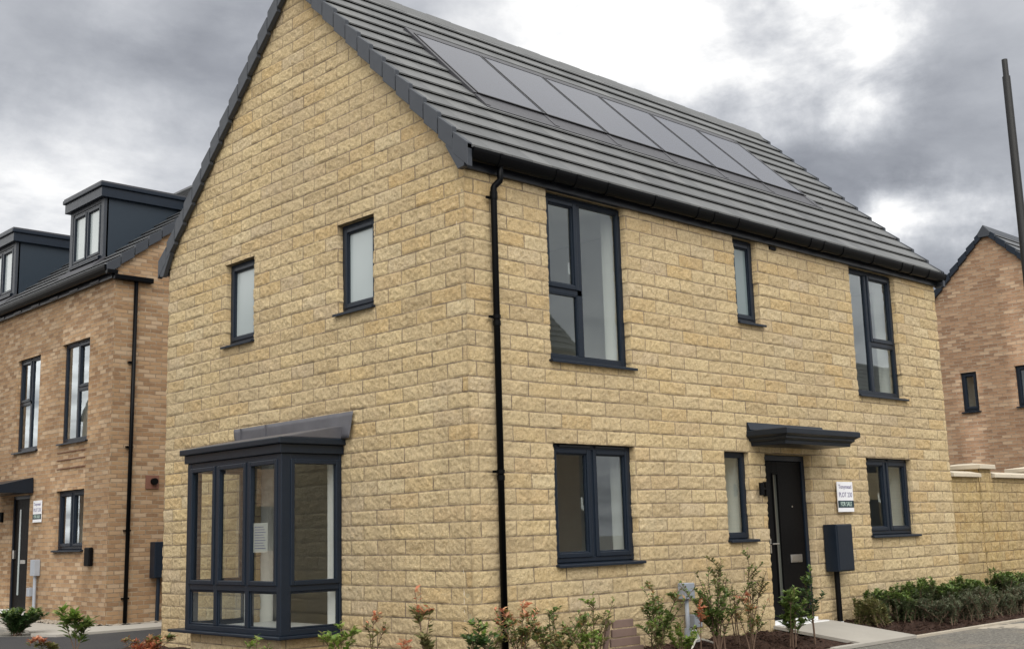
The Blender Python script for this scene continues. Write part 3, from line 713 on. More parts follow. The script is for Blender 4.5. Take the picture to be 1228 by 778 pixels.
dd = lb_(MB().box(LX + .07, LX + .12, 14.66, 15.48, .04, 2.15), 'door', 'door')
MB().box(LX + .06, LX + .071, 15.16, 15.22, .3, 1.95).build('door_glass', 'frost', dd)
MB().box(LX + .03, LX + .071, 15.36, 15.44, 1.0, 1.16).build('handle', 'chrome', dd)
MB().box(LX + .055, LX + .071, 14.85, 15.1, .9, .97).build('letter_plate', 'chrome', dd)
lb_(MB().box(LX + .05, LX + .12, 14.6, 14.66, 0, 2.215).box(LX + .05, LX + .12, 15.48, 15.54, 0, 2.215).box(LX + .05, LX + .12, 14.66, 15.48, 2.15, 2.215), 'door_frame', 'frame')
lb_(MB().box(LX - .14, LX + .1, 14.6, 15.54, -.06, .035), 'threshold', 'white')
cb = MB()
cb.prism([(LX - .75, 2.30), (LX - .75, 2.36), (LX - .72, 2.38), (LX - .02, 2.54), (LX - .01, 2.24), (LX - .66, 2.24)], 14.42, 16.1, 'y')
lb_(cb, 'porch_canopy', 'canopy', bevel=.008)
lb_(MB().box(LX - .05, LX - .005, 15.9, 15.97, 1.72, 1.92).tube([(LX - .09, 15.93, 1.73), (LX - .09, 15.93, 1.91)], .035, 12), 'wall_lantern', 'door')
lb_(MB().box(LX - .09, LX - .01, 11.66, 11.88, .86, 1.18), 'letter_box', 'door', bevel=.02)
bandm = MB()
for z in (2.62, 2.78, 2.92): bandm.box(LX - .015, LX - .001, 12.15, 13.38, z, z + .012)
lb_(bandm, 'brick_band', 'ventred')
vt = lb_(MB().box(2.17, 2.42, LY0 - .02, LY0 - .004, 2.17, 2.41), 'flue_plate', 'ventred')
MB().tube([(2.315, LY0 - .09, 2.3), (2.315, LY0 - .015, 2.3)], .06, 14).build('flue_pipe', 'door', vt)
mb2 = lb_(MB().box(2.285, 2.72, LY0 - .2, LY0 - .005, .62, 1.245), 'meter_box', 'frame', bevel=.012)
MB().box(2.3, 2.705, LY0 - .207, LY0 - .199, .635, 1.23).build('meter_door', 'frame', mb2)
MB().tube([(2.42, LY0 - .09, .63), (2.405, LY0 - .09, -.14)], .035, 12).build('meter_pipe', 'frame', mb2)
def dormer(yr):
    """yr = right (near) face of the dormer"""
    d = empty('dormer', (0, 0, 0), 0, lh); child(d)
    x0, w = 1.86, 1.53; yl_ = yr + w
    zb_ = zl(x0) + .02; ztp = 7.77
    xi = x0 + (8.0 - zb_) / ml + .1
    for ya in (yr, yl_ - .09):
        MB().prism([(x0 + .06, zb_ - .1), (x0 + .06, ztp), (xi, ztp), (xi, zl(xi) - .1)], ya, ya + .09, 'y').build('cheek', 'dormer', d)
    MB().box(x0, x0 + .1, yr, yr + .13, zb_ - .1, ztp).box(x0, x0 + .1, yl_ - .13, yl_, zb_ - .1, ztp).box(x0, x0 + .1, yr + .13, yl_ - .13, ztp - .07, ztp).box(x0, x0 + .1, yr + .13, yl_ - .13, zb_ - .1, zb_ + .1).build('dormer_front', 'verge', d, bevel=.006)
    MB().box(x0 - .09, xi + .3, yr - .08, yl_ + .08, ztp, ztp + .19).build('dormer_fascia', 'frame', d, bevel=.006)
    MB().box(x0 - .13, xi + .4, yr - .12, yl_ + .12, ztp + .19, ztp + .27).build('dormer_cornice', 'frame', d, bevel=.015)
    MB().box(x0 - .11, xi + .4, yr - .1, yl_ + .1, ztp + .27, ztp + .30).build('dormer_roof', 'flash', d)
    window(d, (x0, yl_ - .13, zb_ + .1), R(-90), w - .26, ztp - .07 - zb_ - .1, W2L(.5), recess=.015, glass='frost', fw=.05)
    MB().box(x0 - .05, x0, yr + .1, yl_ - .1, zb_ + .06, zb_ + .1).build('sill', 'frame', d)
    MB().box(x0 - .22, x0 + .05, yr - .05, yl_ + .05, zl(x0 - .22) + .03, zl(x0 - .22) + .06).prism([(x0 - .25, zl(x0 - .25) + .06), (x0 + .02, zl(x0) + .1), (x0 + .02, zl(x0) + .03), (x0 - .25, zl(x0 - .25) + .03)], yr - .1, yl_ + .1, 'y').build('apron_flashing', 'flash', d)
    return d
dormer(12.52); dormer(16.88)
sale_sign((LX - .02, 14.16, 1.88), R(-90), .40, .41, 'small white and teal FOR SALE plot sign beside the black door of brick house')
ub = MB().box(LX - .12, LX - .01, 13.95, 14.15, .68, .98).tube([(LX - .06, 14.05, .7), (LX - .06, 14.05, -.1)], .03, 10).box(LX - .1, LX - .01, 14.2, 14.34, .3, .46)
uo = lb_(ub, 'utility_box', 'pipegrey', bevel=.006)

# ================================================================== RIGHT BRICK HOUSE
RX, RY0, RY1, RYC = 20.0, .48, 6.68, 3.58
rh = empty('brick_house', (RX, RYC, -.15))
tag(rh, 'brown brick gabled house seen behind the stone garden wall on the right', 'house')
mr = .98; zq = lambda y: 5.12 + mr * (y - RY0); zq_b = lambda y: 5.12 + mr * (RY1 - y)
OR = [(4.14, 4.545, 3.79, 4.75), (2.80, 3.205, 3.80, 4.765)]
qtop = lambda u: np.minimum(zq(u), zq_b(u)) - .03
child(panel('wall', RY0, RY1, -.3, 8.3, TOX(RX), M['brick_far'], rh, OR, top=qtop, step=(.2, None), depth=.1), rh)
child(panel('wall', RX, RX + 9, -.3, 5.1, lambda u, z, o: (u, RY0 - o, z), M['brick_far'], rh, ()), rh)
child(panel('wall', RX, RX + 9, -.3, 5.1, lambda u, z, o: (u, RY1 + o, z), M['brick_far'], rh, ()), rh)
child(panel('wall', RY0, RY1, -.3, 8.3, lambda u, z, o: (RX + 9 + o, u, z), M['brick_far'], rh, (), top=qtop, step=(.2, None)), rh)
child(MB().box(RX + .5, RX + 8.9, RY0 + .1, RY1 - .1, -.1, 5.0).build('interior_core', 'plaster', rh), rh)
child(tiled_slope('roof', RX - .05, RX + 9.05, RY0 - .15, RYC, zq, .23, 'x', 'tile2', rh, mr), rh)
child(tiled_slope('roof', RX - .05, RX + 9.05, RY1 + .15, RYC, zq_b, .23, 'x', 'tile2', rh, mr), rh)
child(verge('verge', RY0 - .15, RYC, zq, .23, RX - .08, RX - .01, 'x', 'frame', rh, drop=.14), rh)
child(verge('verge', RY1 + .15, RYC, zq_b, .23, RX - .08, RX - .01, 'x', 'frame', rh, drop=.14), rh)
zz = zq(RYC)
child(MB().prism([(RYC - .16, zz - .1), (RYC, zz + .1), (RYC + .16, zz - .1), (RYC + .13, zz - .2), (RYC - .13, zz - .2)], RX - .1, RX + 9.1, 'x').build('ridge_tiles', 'verge', rh, bevel=.01), rh)
for o in OR:
    child(window(rh, (RX, o[1], o[2] - .012), R(-90), o[1] - o[0], o[3] - o[2] + .012, [(0, 1, 0, 1, True)], recess=.06), rh)

# ================================================================== GARDEN WALL
gw = empty('garden_wall', (9.83, .05, -.15))
tag(gw, 'buff stone garden wall with pale copings and piers joining the house on the right', 'wall')
GY = .035
BW = .32
Tg = lambda u, z, o: (u, GY - o, z)
WE = 17.8
child(panel('wall', 9.845, WE, -.25, 1.885, Tg, M['stone_small'], gw, (), relief=True, shift=.115 + .08, step=(.018, .0156)), gw)
child(panel('wall', 9.845, WE, -.25, 1.885, lambda u, z, o: (u, GY + .22 + o, z), M['stone_small'], gw, ()), gw)
for px in (10.82, 13.32, 15.82):
    pr = MB().box(px, px + .44, GY - .03, GY + .55, -.2, 2.02)
    po = child(panel('pier', px, px + .44, -.25, 2.02, lambda u, z, o: (u, GY - .012 - o, z), M['stone_small'], gw, (), relief=True, shift=.2, step=(.0147, .0156)), gw)
    child(panel('pier_side', GY - .012, GY + .6, -.25, 2.02, lambda u, z, o: (px - o, u, z), M['stone_small'], gw, (), shift=.2), gw)
    child(panel('pier_side', GY - .012, GY + .6, -.25, 2.02, lambda u, z, o: (px + .44 + o, u, z), M['stone_small'], gw, (), shift=.2), gw)
    cpb = MB(); a0, a1, b0, b1 = px - .05, px + .49, GY - .08, GY + .66
    vs = [(a0, b0, 2.02), (a1, b0, 2.02), (a1, b1, 2.02), (a0, b1, 2.02), (a0, b0, 2.09), (a1, b0, 2.09), (a1, b1, 2.09), (a0, b1, 2.09), ((a0 + a1) / 2, b0 + .25, 2.125), ((a0 + a1) / 2, b1 - .25, 2.125)]
    cpb.add(vs, [(0, 3, 2, 1), (0, 1, 5, 4), (1, 2, 6, 5), (2, 3, 7, 6), (3, 0, 4, 7), (4, 5, 8), (5, 6, 9, 8), (6, 7, 9), (7, 4, 8, 9)])
    child(cpb.build('pier_cap', 'coping', gw, bevel=.008), gw)
def copings(x0, x1):
    x = x0
    while x < x1 - .05:
        e = min(x + .6, x1)
        child(MB().prism([(GY - .075, 1.887), (GY - .075, 1.945), (GY + .11, 1.985), (GY + .295, 1.945), (GY + .295, 1.887)], x + .004, e - .004, 'x').build('coping', 'coping', gw, bevel=.006), gw); x = e
copings(9.87, 10.80); copings(11.275, 13.30); copings(13.775, 15.8); copings(16.28, WE)

BW = .47
# ================================================================== STREET LAMP COLUMN
lc = MB().tube([(5.355, -3.31, -.18), (5.355, -3.31, .9), (5.355, -3.31, 1.0), (5.355, -3.31, 6.18)], [.078, .078, .054, .043], 20).tube([(5.355, -3.31, 6.17), (5.355, -3.31, 6.385)], .032, 16)
lo = lc.build('lamp_column', 'pole', None, smooth=False)
tag(lo, 'bare dark steel lamp column without lantern at the right edge', 'lamp post')
MB().box(5.29, 5.42, -3.392, -3.37, .25, .7).build('column_door', 'pole', lo, bevel=.004)

# ================================================================== GROUND
GZ = -.17
def sheet(name, pts, z, mat, kind='structure', thick=0.0):
    n = len(pts); zz = z if callable(z) else (lambda x, y: z)
    mb = MB(); vs = [(x, y, zz(x, y)) for x, y in pts]
    if thick:
        mb.add(vs + [(x, y, zz(x, y) - thick) for x, y in pts], [tuple(range(n))] + [(i, i + n, (i + 1) % n + n, (i + 1) % n) for i in range(n)])
    else: mb.add(vs, [tuple(range(n))])
    o = mb.build(name, mat); o['kind'] = kind; return o
gp = MB(); N = 60
gp.add([(-260, -260, GZ), (260, -260, GZ), (260, 260, GZ), (-260, 260, GZ)], [(0, 1, 2, 3)])
go = gp.build('ground', 'tarmac'); go['kind'] = 'structure'
sheet('driveway', [(-6, 6.8), (30, 6.8), (30, 9.92), (.165, 9.92), (-.03, 10.45), (-.4, 11.0), (-6, 11.3)], GZ + .004, 'newtarmac')
sheet('driveway_apron', [(-6, 2.5), (-1.75, 2.5), (-1.75, 6.45), (-.0, 6.45), (0, 6.8), (-6, 6.8)], GZ + .004, 'newtarmac')
# paving by the brick house
sheet('paving', [(.165, 9.925), (9, 9.925), (9, 11.148), (1.498, 11.148), (1.498, 21), (.42, 21), (.36, 12), (.3, 11.35), (-.0, 10.5)], GZ + .04, 'concrete', thick=.05)
def bumpy(name, x0, x1, y0, y1, zf, mat, step=.06, amp=.03, inside=None, sc_=.14, seed=0):
    xs = np.arange(x0, x1 + step, step); ys = np.arange(y0, y1 + step, step); X, Y = np.meshgrid(xs, ys, indexing='ij')
    X = np.clip(X, x0, x1); Y = np.clip(Y, y0, y1)
    Zv = zf(X, Y) + (vnoise(X, Y, sc_, seed) - .5) * amp + (vnoise(X, Y, .06, seed + 1) - .5) * amp * .7
    V = np.stack([X, Y, Zv], -1).reshape(-1, 3); idx = np.arange(X.size).reshape(X.shape)
    F = np.stack([idx[:-1, :-1], idx[1:, :-1], idx[1:, 1:], idx[:-1, 1:]], -1).reshape(-1, 4)
    if inside is not None:
        c = V[F].mean(1); F = F[inside(c[:, 0], c[:, 1])]
    o = np_mesh(name, V, F, M[mat], None, None); o['kind'] = 'structure'; return o
bedz = lambda x, y: -.035 + .103 * np.clip(y, -1.2, 0)
bumpy('planting_bed', 6.02, 18.0, -1.2, .03, bedz, 'mulch', amp=.045, seed=1)
KC = lambda x: -1.19 - .0 * x
bumpy('planting_bed', -1.7, 4.84, -1.2, .02, bedz, 'mulch', amp=.045, seed=3)
bumpy('planting_bed', -1.7, -.0, .02, 6.4, lambda x, y: -.1 + x * .02, 'mulch', amp=.045, seed=5)
bumpy('gravel_strip', 1.18, 1.5, 11.15, 14.4, lambda x, y: GZ + .055 + 0 * x, 'gravel', step=.03, amp=.05, sc_=.05, seed=8)
bumpy('gravel_strip', 1.5, 6, 10.93, 11.15, lambda x, y: GZ + .05 + 0 * x, 'gravel', step=.03, amp=.03, sc_=.05, seed=8)
pz = lambda x, y: -.012 + .121 * np.clip(y, -1.3, 0)
pm = MB()
pm.add([(4.84, -.03, pz(0, -.03)), (6.03, -.03, pz(0, -.03)), (6.03, -1.20, pz(0, -1.2)), (4.84, -1.20, pz(0, -1.2)), (4.2, -1.20, pz(0, -1.20)), (4.2, -1.26, pz(0, -1.26)), (6.03, -1.26, pz(0, -1.26)), (4.84, -.6, pz(0, -.6)), (6.03, -.6, pz(0, -.6))],
       [(0, 7, 8, 1), (7, 3, 2, 8), (3, 4, 5, 6, 2)])
po = pm.build('path', 'concrete'); po['kind'] = 'structure'
md = po.modifiers.new('thick', 'SOLIDIFY'); md.thickness = .035; md.offset = -1
kb = MB()
for x in np.arange(6.035, 18, .915): kb.box(x + .003, x + .912, -1.255, -1.205, -.3, -.138)
ko = kb.build('kerb', 'kerbc', None, bevel=.008); ko['kind'] = 'structure'
kb = MB()
for x in np.arange(-1.75, 4.1, .915): kb.box(x + .003, min(x + .912, 4.19), -1.255, -1.205, -.3, -.135)
for y in np.arange(-1.2, 6.3, .915): kb.box(-1.755, -1.705, y + .003, y + .912, -.3, -.12)
ko = kb.build('kerb', 'kerbc', None, bevel=.008); ko['kind'] = 'structure'
# sandy spill on the road by the kerb
bumpy('sand_patch', 7.6, 14, -1.9, -1.27, lambda x, y: GZ + .018 - .028 * np.abs(np.sin(x * 1.1 + y * 2)) + 0 * x, 'kerbc', step=.08, amp=.03, sc_=.5, seed=12)

# ================================================================== UTILITIES AND BITS IN THE BED
ux, uy = 3.085, -.11
um = MB().box(ux - .085, ux + .085, uy - .06, uy + .05, .44, .615)
uo = um.build('meter_cabinet', 'greybox', None, bevel=.008)
tag(uo, 'pale grey electric box on a conduit post in the front bed', 'utility box')
MB().tube([(ux, uy, .44), (ux, uy, -.15)], .024, 12).build('conduit', 'pipegrey', uo, smooth=True)
MB().tube([(ux, uy, .12), (ux, uy, -.15)], .042, 12).build('conduit_sleeve', 'pipegrey', uo)
u2 = MB().box(3.20, 3.34, -.12, -.03, .12, .26).build('junction_box', 'pipegrey', None, bevel=.006)
tag(u2, 'small grey junction box on the stone wall beside the conduit post', 'utility box')
MB().tube([(3.27, -.075, .13), (3.26, -.09, .02), (3.18, -.12, -.08)], .012, 8).build('cable', 'door', u2)
MB().tube([(3.12, -.16, .10), (3.17, -.18, -.02)], .03, 10).build('duct_stub', 'white', u2)
hp = []
for k in range(25):
    t = k / 24; hp.append((2.72 + .5 * t + .03 * math.sin(t * 9), -.42 + .05 * math.sin(t * 5), -.10 + .13 * math.sin(min(1, t * 1.15) * math.pi) ** .7))
ho = MB().tube(hp, .011, 8).build('hose', 'hose', None, smooth=True); tag(ho, 'thin white plastic pipe looping out of the mulch below grey boxes', 'pipe')
# propped brown boards
bd = empty('board_panel', (1.55, -.55, -.1)); tag(bd, 'brown slatted timber board propped among the shrubs at the wall', 'board')
for k in range(5):
    z0 = k * .088; w0 = .30 - k * .035
    o = MB().box(-w0 + .05, w0 + .03, .02 + k * .012, .05 + k * .012, z0, z0 + .078).build('slat', 'timber', bd, bevel=.005)
MB().prism([(-.24, -.02), (-.30, -.02), (-.20, .44), (-.14, .44)], .051, .075, 'y').build('batten', 'timber', bd).location = (0, 0.02, 0)

# ================================================================== PLANTS
PAL = {
 'green': [(.085, .14, .03), (.12, .19, .045), (.06, .10, .025), (.16, .21, .06)],
 'dark': [(.035, .07, .022), (.05, .10, .03), (.065, .115, .04), (.03, .06, .02)],
 'hedge': [(.075, .10, .045), (.10, .13, .06), (.06, .08, .038), (.125, .15, .075)],
 'lime': [(.18, .26, .05), (.13, .22, .04), (.25, .30, .08)],
 'red': [(.46, .17, .09), (.52, .24, .14), (.38, .11, .06), (.50, .30, .16)],
 'mixed': [(.10, .15, .04), (.14, .19, .055), (.07, .11, .03), (.22, .20, .07), (.27, .16, .07)],
 'olive': [(.14, .15, .055), (.18, .18, .07), (.10, .11, .04), (.21, .18, .08)],
 'silver': [(.10, .12, .07), (.13, .15, .09), (.08, .10, .055), (.15, .145, .095)],
}
SCALE_SPREAD = 1.35
def shrub(name, loc, h, spread, stems, label, cat='shrub', group=None, pal='green', tip=None, leaf=.035, lw=.5, density=70, bare=.25, lean=(0, 0), seed=0, wob=.25, whorl=False, sub=3, up=.75, foot=.2):
    """stems rise from the base and fork; leaves are folded blades set along the twigs"""
    rd = random.Random(seed * 977 + int(loc[0] * 131)); root = empty(name, loc); tag(root, label, cat, group)
    st = MB(); LV = []; LF = []; LC = []
    def blade(p, d, up, ln, wd, colr):
        s = d.cross(up); s = s.normalized() if s.length > 1e-4 else Vector((1, 0, 0)); nn = s.cross(d).normalized()
        b = len(LV); c = .16 * ln
        pts = [p, p + d * ln * .45 + s * wd * .5 + nn * c * .3, p + d * ln * .95 - nn * c * .25, p + d * ln * .45 - s * wd * .5 + nn * c * .3, p + d * ln * .5 - nn * c * .1]
        LV.extend(pts); LF.extend([(b, b + 1, b + 4), (b + 1, b + 2, b + 4), (b + 2, b + 3, b + 4), (b + 3, b, b + 4)]); LC.extend([colr] * 5)
    def twig(path, r0, t0, nleaf, hfrac):
        st.tube(path, [max(.0012, r0 * (1 - .75 * i / (len(path) - 1))) for i in range(len(path))], 5, caps=False)
        for k in range(nleaf):
            t = t0 + (1 - t0) * (k + rd.random()) / nleaf; q = t * (len(path) - 1); i = min(int(q), len(path) - 2); f = q - i
            p = path[i].lerp(path[i + 1], f); ax = (path[i + 1] - path[i]).normalized()
            a = rd.uniform(0, 6.283) if not whorl else k * 2.4
            side = Vector((math.cos(a), math.sin(a), rd.uniform(-.25, .6)))
            d = (side + ax * rd.uniform(.1, .9)).normalized()
            zz_ = (p.z) / h
            pp = tip if (tip and zz_ > rd.uniform(.62, .95)) else pal
            c = rd.choice(PAL[pp]); v = rd.uniform(.7, 1.3); c = tuple(min(.7, 1.22 * x * v) for x in c)
            ln = leaf * rd.uniform(.9, 1.65)
            blade(p + d * .004, d, Vector((rd.uniform(-.4, .4), rd.uniform(-.4, .4), 1)), ln, ln * lw * rd.uniform(.8, 1.2), c)
    for s in range(stems):
        a = rd.uniform(0, 6.283); rr = 1.7 * spread * math.sqrt(rd.random()); hh = h * (rd.uniform(.72, 1.0) if s else 1.0)
        if s == 0: rr *= .25
        top = Vector((rr * math.cos(a) + lean[0], rr * math.sin(a) + lean[1], hh)); n_ = 7; path = []
        b0 = Vector((rd.uniform(-foot, foot) * spread, rd.uniform(-foot, foot) * spread, 0))
        for i in range(n_):
            t = i / (n_ - 1); p = b0.lerp(top, t); p.x = b0.x + (top.x - b0.x) * t ** 1.4; p.y = b0.y + (top.y - b0.y) * t ** 1.4
            p += Vector((rd.uniform(-1, 1), rd.uniform(-1, 1), 0)) * wob * .06 * h * t; path.append(p)
        twig(path, .004 + .006 * h, bare, int(density * (.72 if up < .6 else 1.0)), 1)
        for k in range(sub):
            t = rd.uniform(max(.25, bare), .92); q = t * (n_ - 1); i = min(int(q), n_ - 2); p = path[i].lerp(path[i + 1], q - i)
            a2 = rd.uniform(0, 6.283); L = h * rd.uniform(.16, .36) * (1.2 - t * .6)
            e = p + Vector((math.cos(a2) * L * (1.2 - up), math.sin(a2) * L * (1.2 - up), L * up))
            twig([p, p.lerp(e, .5) + Vector((0, 0, .01)), e], .003 + .003 * h, .2, int(density * (1.7 if up < .6 else 2.2) / sub), 1)
    st.build('stem', 'bark', root, recalc=False)
    me = bpy.data.meshes.new('foliage'); me.from_pydata([tuple(v) for v in LV], [], LF)
    ca = me.color_attributes.new('leafcol', 'FLOAT_COLOR', 'POINT'); ca.data.foreach_set('color', np.array([(*c, 1) for c in LC], np.float32).ravel())
    me.materials.append(M['leaf']); o = bpy.data.objects.new('foliage', me); col.objects.link(o); o.parent = root
    return root
B = -.10
fg = 'young shrubs planted along the foot of the stone house'
shrub('shrub', (-.50, .10, B), .82, .07, 2, 'tall thin sprig with a drooping orange red tip left of the downpipe', group=fg, pal='olive', tip='red', leaf=.06, density=46, bare=.3, up=.58, seed=1, lean=(-.02, .10), sub=2)
shrub('shrub', (-.52, .90, B), .62, .10, 3, 'bare twiggy sprig with a few red leaves right of the bay', group=fg, pal='olive', tip='red', leaf=.045, density=16, bare=.45, up=.58, seed=2, sub=2)
shrub('shrub', (-.98, .78, B), .54, .11, 5, 'bright lime green young plant below the near corner of bay', group=fg, pal='lime', leaf=.05, density=34, bare=.2, up=.58, seed=3)
shrub('shrub', (-1.28, 1.72, B), .41, .10, 4, 'small yellow green sprig in front of the bay sill', group=fg, pal='lime', leaf=.038, density=26, bare=.3, up=.58, seed=4)
shrub('shrub', (-.62, .30, B), .37, .05, 2, 'short stub of bright red leaves at the bottom edge left of downpipe', group=fg, pal='red', tip='red', leaf=.05, density=24, bare=.4, up=.58, seed=5)
shrub('shrub', (-.36, -.42, B), .57, .14, 5, 'dark green young shrub just left of the downpipe foot', group=fg, pal='dark', tip='green', leaf=.052, density=36, bare=.2, up=.58, seed=6)
shrub('shrub', (.06, -.58, B), .70, .16, 6, 'orange red leaved shrub just right of the downpipe foot', group=fg, pal='mixed', tip='red', leaf=.042, density=44, bare=.45, up=.58, seed=7)
shrub('shrub', (.50, -.62, B), .60, .27, 10, 'wide mottled green and brown shrub right of the orange leaved one', group=fg, pal='mixed', tip='green', leaf=.036, density=60, bare=.15, up=.58, seed=8)
shrub('shrub', (1.12, -.52, B), .72, .15, 5, 'sparse upright shrub at the left end of the brown slatted board', group=fg, pal='olive', tip='lime', leaf=.042, density=34, bare=.3, up=.58, seed=9)
shrub('shrub', (1.98, -.58, B), .74, .24, 9, 'dense green shrub between the slatted board and the grey box', group=fg, pal='green', tip='mixed', leaf=.042, density=58, bare=.2, up=.58, seed=10)
shrub('shrub', (2.98, -.60, B), .98, .25, 11, 'tallest green shrub with a red sprig right of the grey box', group=fg, pal='green', tip='olive', leaf=.040, density=64, bare=.2, up=.58, seed=11)
shrub('shrub', (2.72, -.56, B), .55, .05, 1, 'red leaved sprig close beside the conduit post', group=fg, pal='red', tip='red', leaf=.042, density=44, bare=.55, up=.58, seed=12)
shrub('shrub', (3.86, -.42, B), 1.05, .12, 3, 'tall thin sparse shrub against the wall left of the front door', group=fg, pal='olive', tip='green', leaf=.036, density=52, bare=.35, up=.58, seed=13, sub=4)
shrub('shrub', (3.52, -.46, B), .78, .14, 3, 'low sparse leaning twigs left of the tall thin shrub', group=fg, pal='olive', leaf=.034, density=22, bare=.35, up=.58, seed=14, lean=(-.12, 0))
shrub('shrub', (4.02, -.86, B - .03), .66, .20, 8, 'bushy green shrub in front of the black front door', group=fg, pal='green', leaf=.048, density=60, bare=.3, up=.58, seed=15)
shrub('shrub', (4.42, -.88, B - .03), .88, .07, 2, 'single tall leafy shoot in front of the door right side', group=fg, pal='dark', tip='green', leaf=.05, density=64, bare=.3, up=.58, seed=16)
shrub('shrub', (-.14, -.30, B), .50, .12, 4, 'yellowish small shrub half hidden behind the downpipe foot', group=fg, pal='olive', tip='lime', leaf=.040, density=36, bare=.3, up=.58, seed=31)
shrub('shrub', (.84, -.70, B), .50, .16, 6, 'low yellow green shrub between the mottled shrub and the slatted board', group=fg, pal='lime', tip='olive', leaf=.036, density=44, bare=.2, up=.58, seed=32)
shrub('shrub', (2.24, -.70, B), .40, .14, 5, 'yellow green loose shrub directly left of the conduit post', group=fg, pal='lime', tip='mixed', leaf=.038, density=48, bare=.25, up=.58, seed=33)
shrub('shrub', (1.72, -.86, B), .46, .10, 3, 'thin pale stemmed sprig in front of the right half of the slatted board', group=fg, pal='olive', tip='lime', leaf=.036, density=30, bare=.35, up=.58, seed=34)
shrub('shrub', (3.28, -.80, B), .62, .16, 5, 'brownish loose shrub at the right foot of the tallest shrub', group=fg, pal='mixed', tip='red', leaf=.036, density=44, bare=.3, up=.58, seed=35)
shrub('shrub', (.25, -.85, B), .42, .14, 5, 'low olive shrub in front of the orange red leaved one', group=fg, pal='olive', tip='mixed', leaf=.036, density=44, bare=.2, up=.58, seed=36)
# foreground plants at the left
shrub('shrub', (-.05, 10.95, GZ), .40, .33, 16, 'dense dark green laurel bush beside the paving of the brick house', pal='dark', tip='green', leaf=.075, lw=.42, density=60, bare=.1, seed=21)
shrub('shrub', (-1.22, 6.05, B - .03), .56, .16, 3, 'bright green leafy sprig standing before the dark driveway', pal='green', tip='lime', leaf=.095, lw=.4, density=34, bare=.35, seed=22)
shrub('shrub', (-1.30, 6.35, B - .03), .20, .10, 4, 'reddish low sprig at the lower left corner', pal='olive', tip='red', leaf=.05, density=30, bare=.2, seed=23, lean=(-.3, .2))
shrub('shrub', (-.95, 4.6, B - .03), .28, .22, 8, 'low red leaved shrub at the left foot of the bay', pal='red', tip='mixed', leaf=.045, density=36, bare=.1, seed=24)
# hedge bed on the right
hg = 'upright dark green shrubs planted along the wall right of the meter box'
rd_h = random.Random(3)
for i, x in enumerate(np.arange(6.46, 15.2, .37)):
    hh = [.44, .50, .47, .56, .60, .58, .52, .50, .55, .50, .53, .56, .52, .5, .55, .5, .5][i % 17]
    lab = 'upright dark green shrub in the close row along the stone wall and garden wall'
    if i == 0: lab = 'brownish upright shrub nearest the meter box pipe, first of the wall row'
    shrub('hedge_shrub', (float(x), -.40 + .06 * math.sin(i * 2.3), B + .01), hh * rd_h.uniform(.68, .98), .13, 20, lab, group=hg, pal='hedge' if i else 'olive', tip='green' if i else None, leaf=.040, lw=.42, density=56, bare=.05, seed=40 + i, wob=.2, sub=4, up=1.05, foot=1.5)
sg = 'low grey green shrubs in front of the dark row by the kerb'
for i, x in enumerate(np.arange(7.6, 15.0, .6)):
    shrub('low_shrub', (float(x), -.80 + .05 * math.sin(i * 3.1), B - .03), .30 + .05 * (i % 3), .18, 26, 'low grey green shrub in the front row beside the kerb edging', group=sg, pal='silver', leaf=.030, lw=.3, density=54, bare=.05, seed=70 + i, sub=4, up=.95, foot=1.2)
# bark chips lying on the beds
ch = MB(); rd = random.Random(5)
for k in range(2600):
    if k % 2: x = rd.uniform(6.1, 14); y = rd.uniform(-1.17, -.02)
    else:
        x = rd.uniform(-1.6, 4.75); y = rd.uniform(-1.15, -.02)
        if x > 4.3 and y < -.9: continue
    z = float(bedz(x, y)) + rd.uniform(.0, .018); a = rd.uniform(0, 6.28); L = rd.uniform(.012, .04); w = rd.uniform(.005, .014); t = rd.uniform(-.5, .5)
    c, s = math.cos(a), math.sin(a)
    q = [(x + c * L - s * w, y + s * L + c * w, z + t * L), (x + c * L + s * w, y + s * L - c * w, z + t * L), (x - c * L + s * w, y - s * L - c * w, z - t * L), (x - c * L - s * w, y - s * L + c * w, z - t * L)]
    ch.add(q + [(p_[0], p_[1], p_[2] + .008) for p_ in q], [(4, 5, 6, 7), (0, 1, 5, 4), (1, 2, 6, 5), (2, 3, 7, 6), (3, 0, 4, 7)])
co = ch.build('bark_chips', 'mulch', None, recalc=False); co['kind'] = 'stuff'; tag(co, 'loose brown bark chips on the planting beds', 'bark')

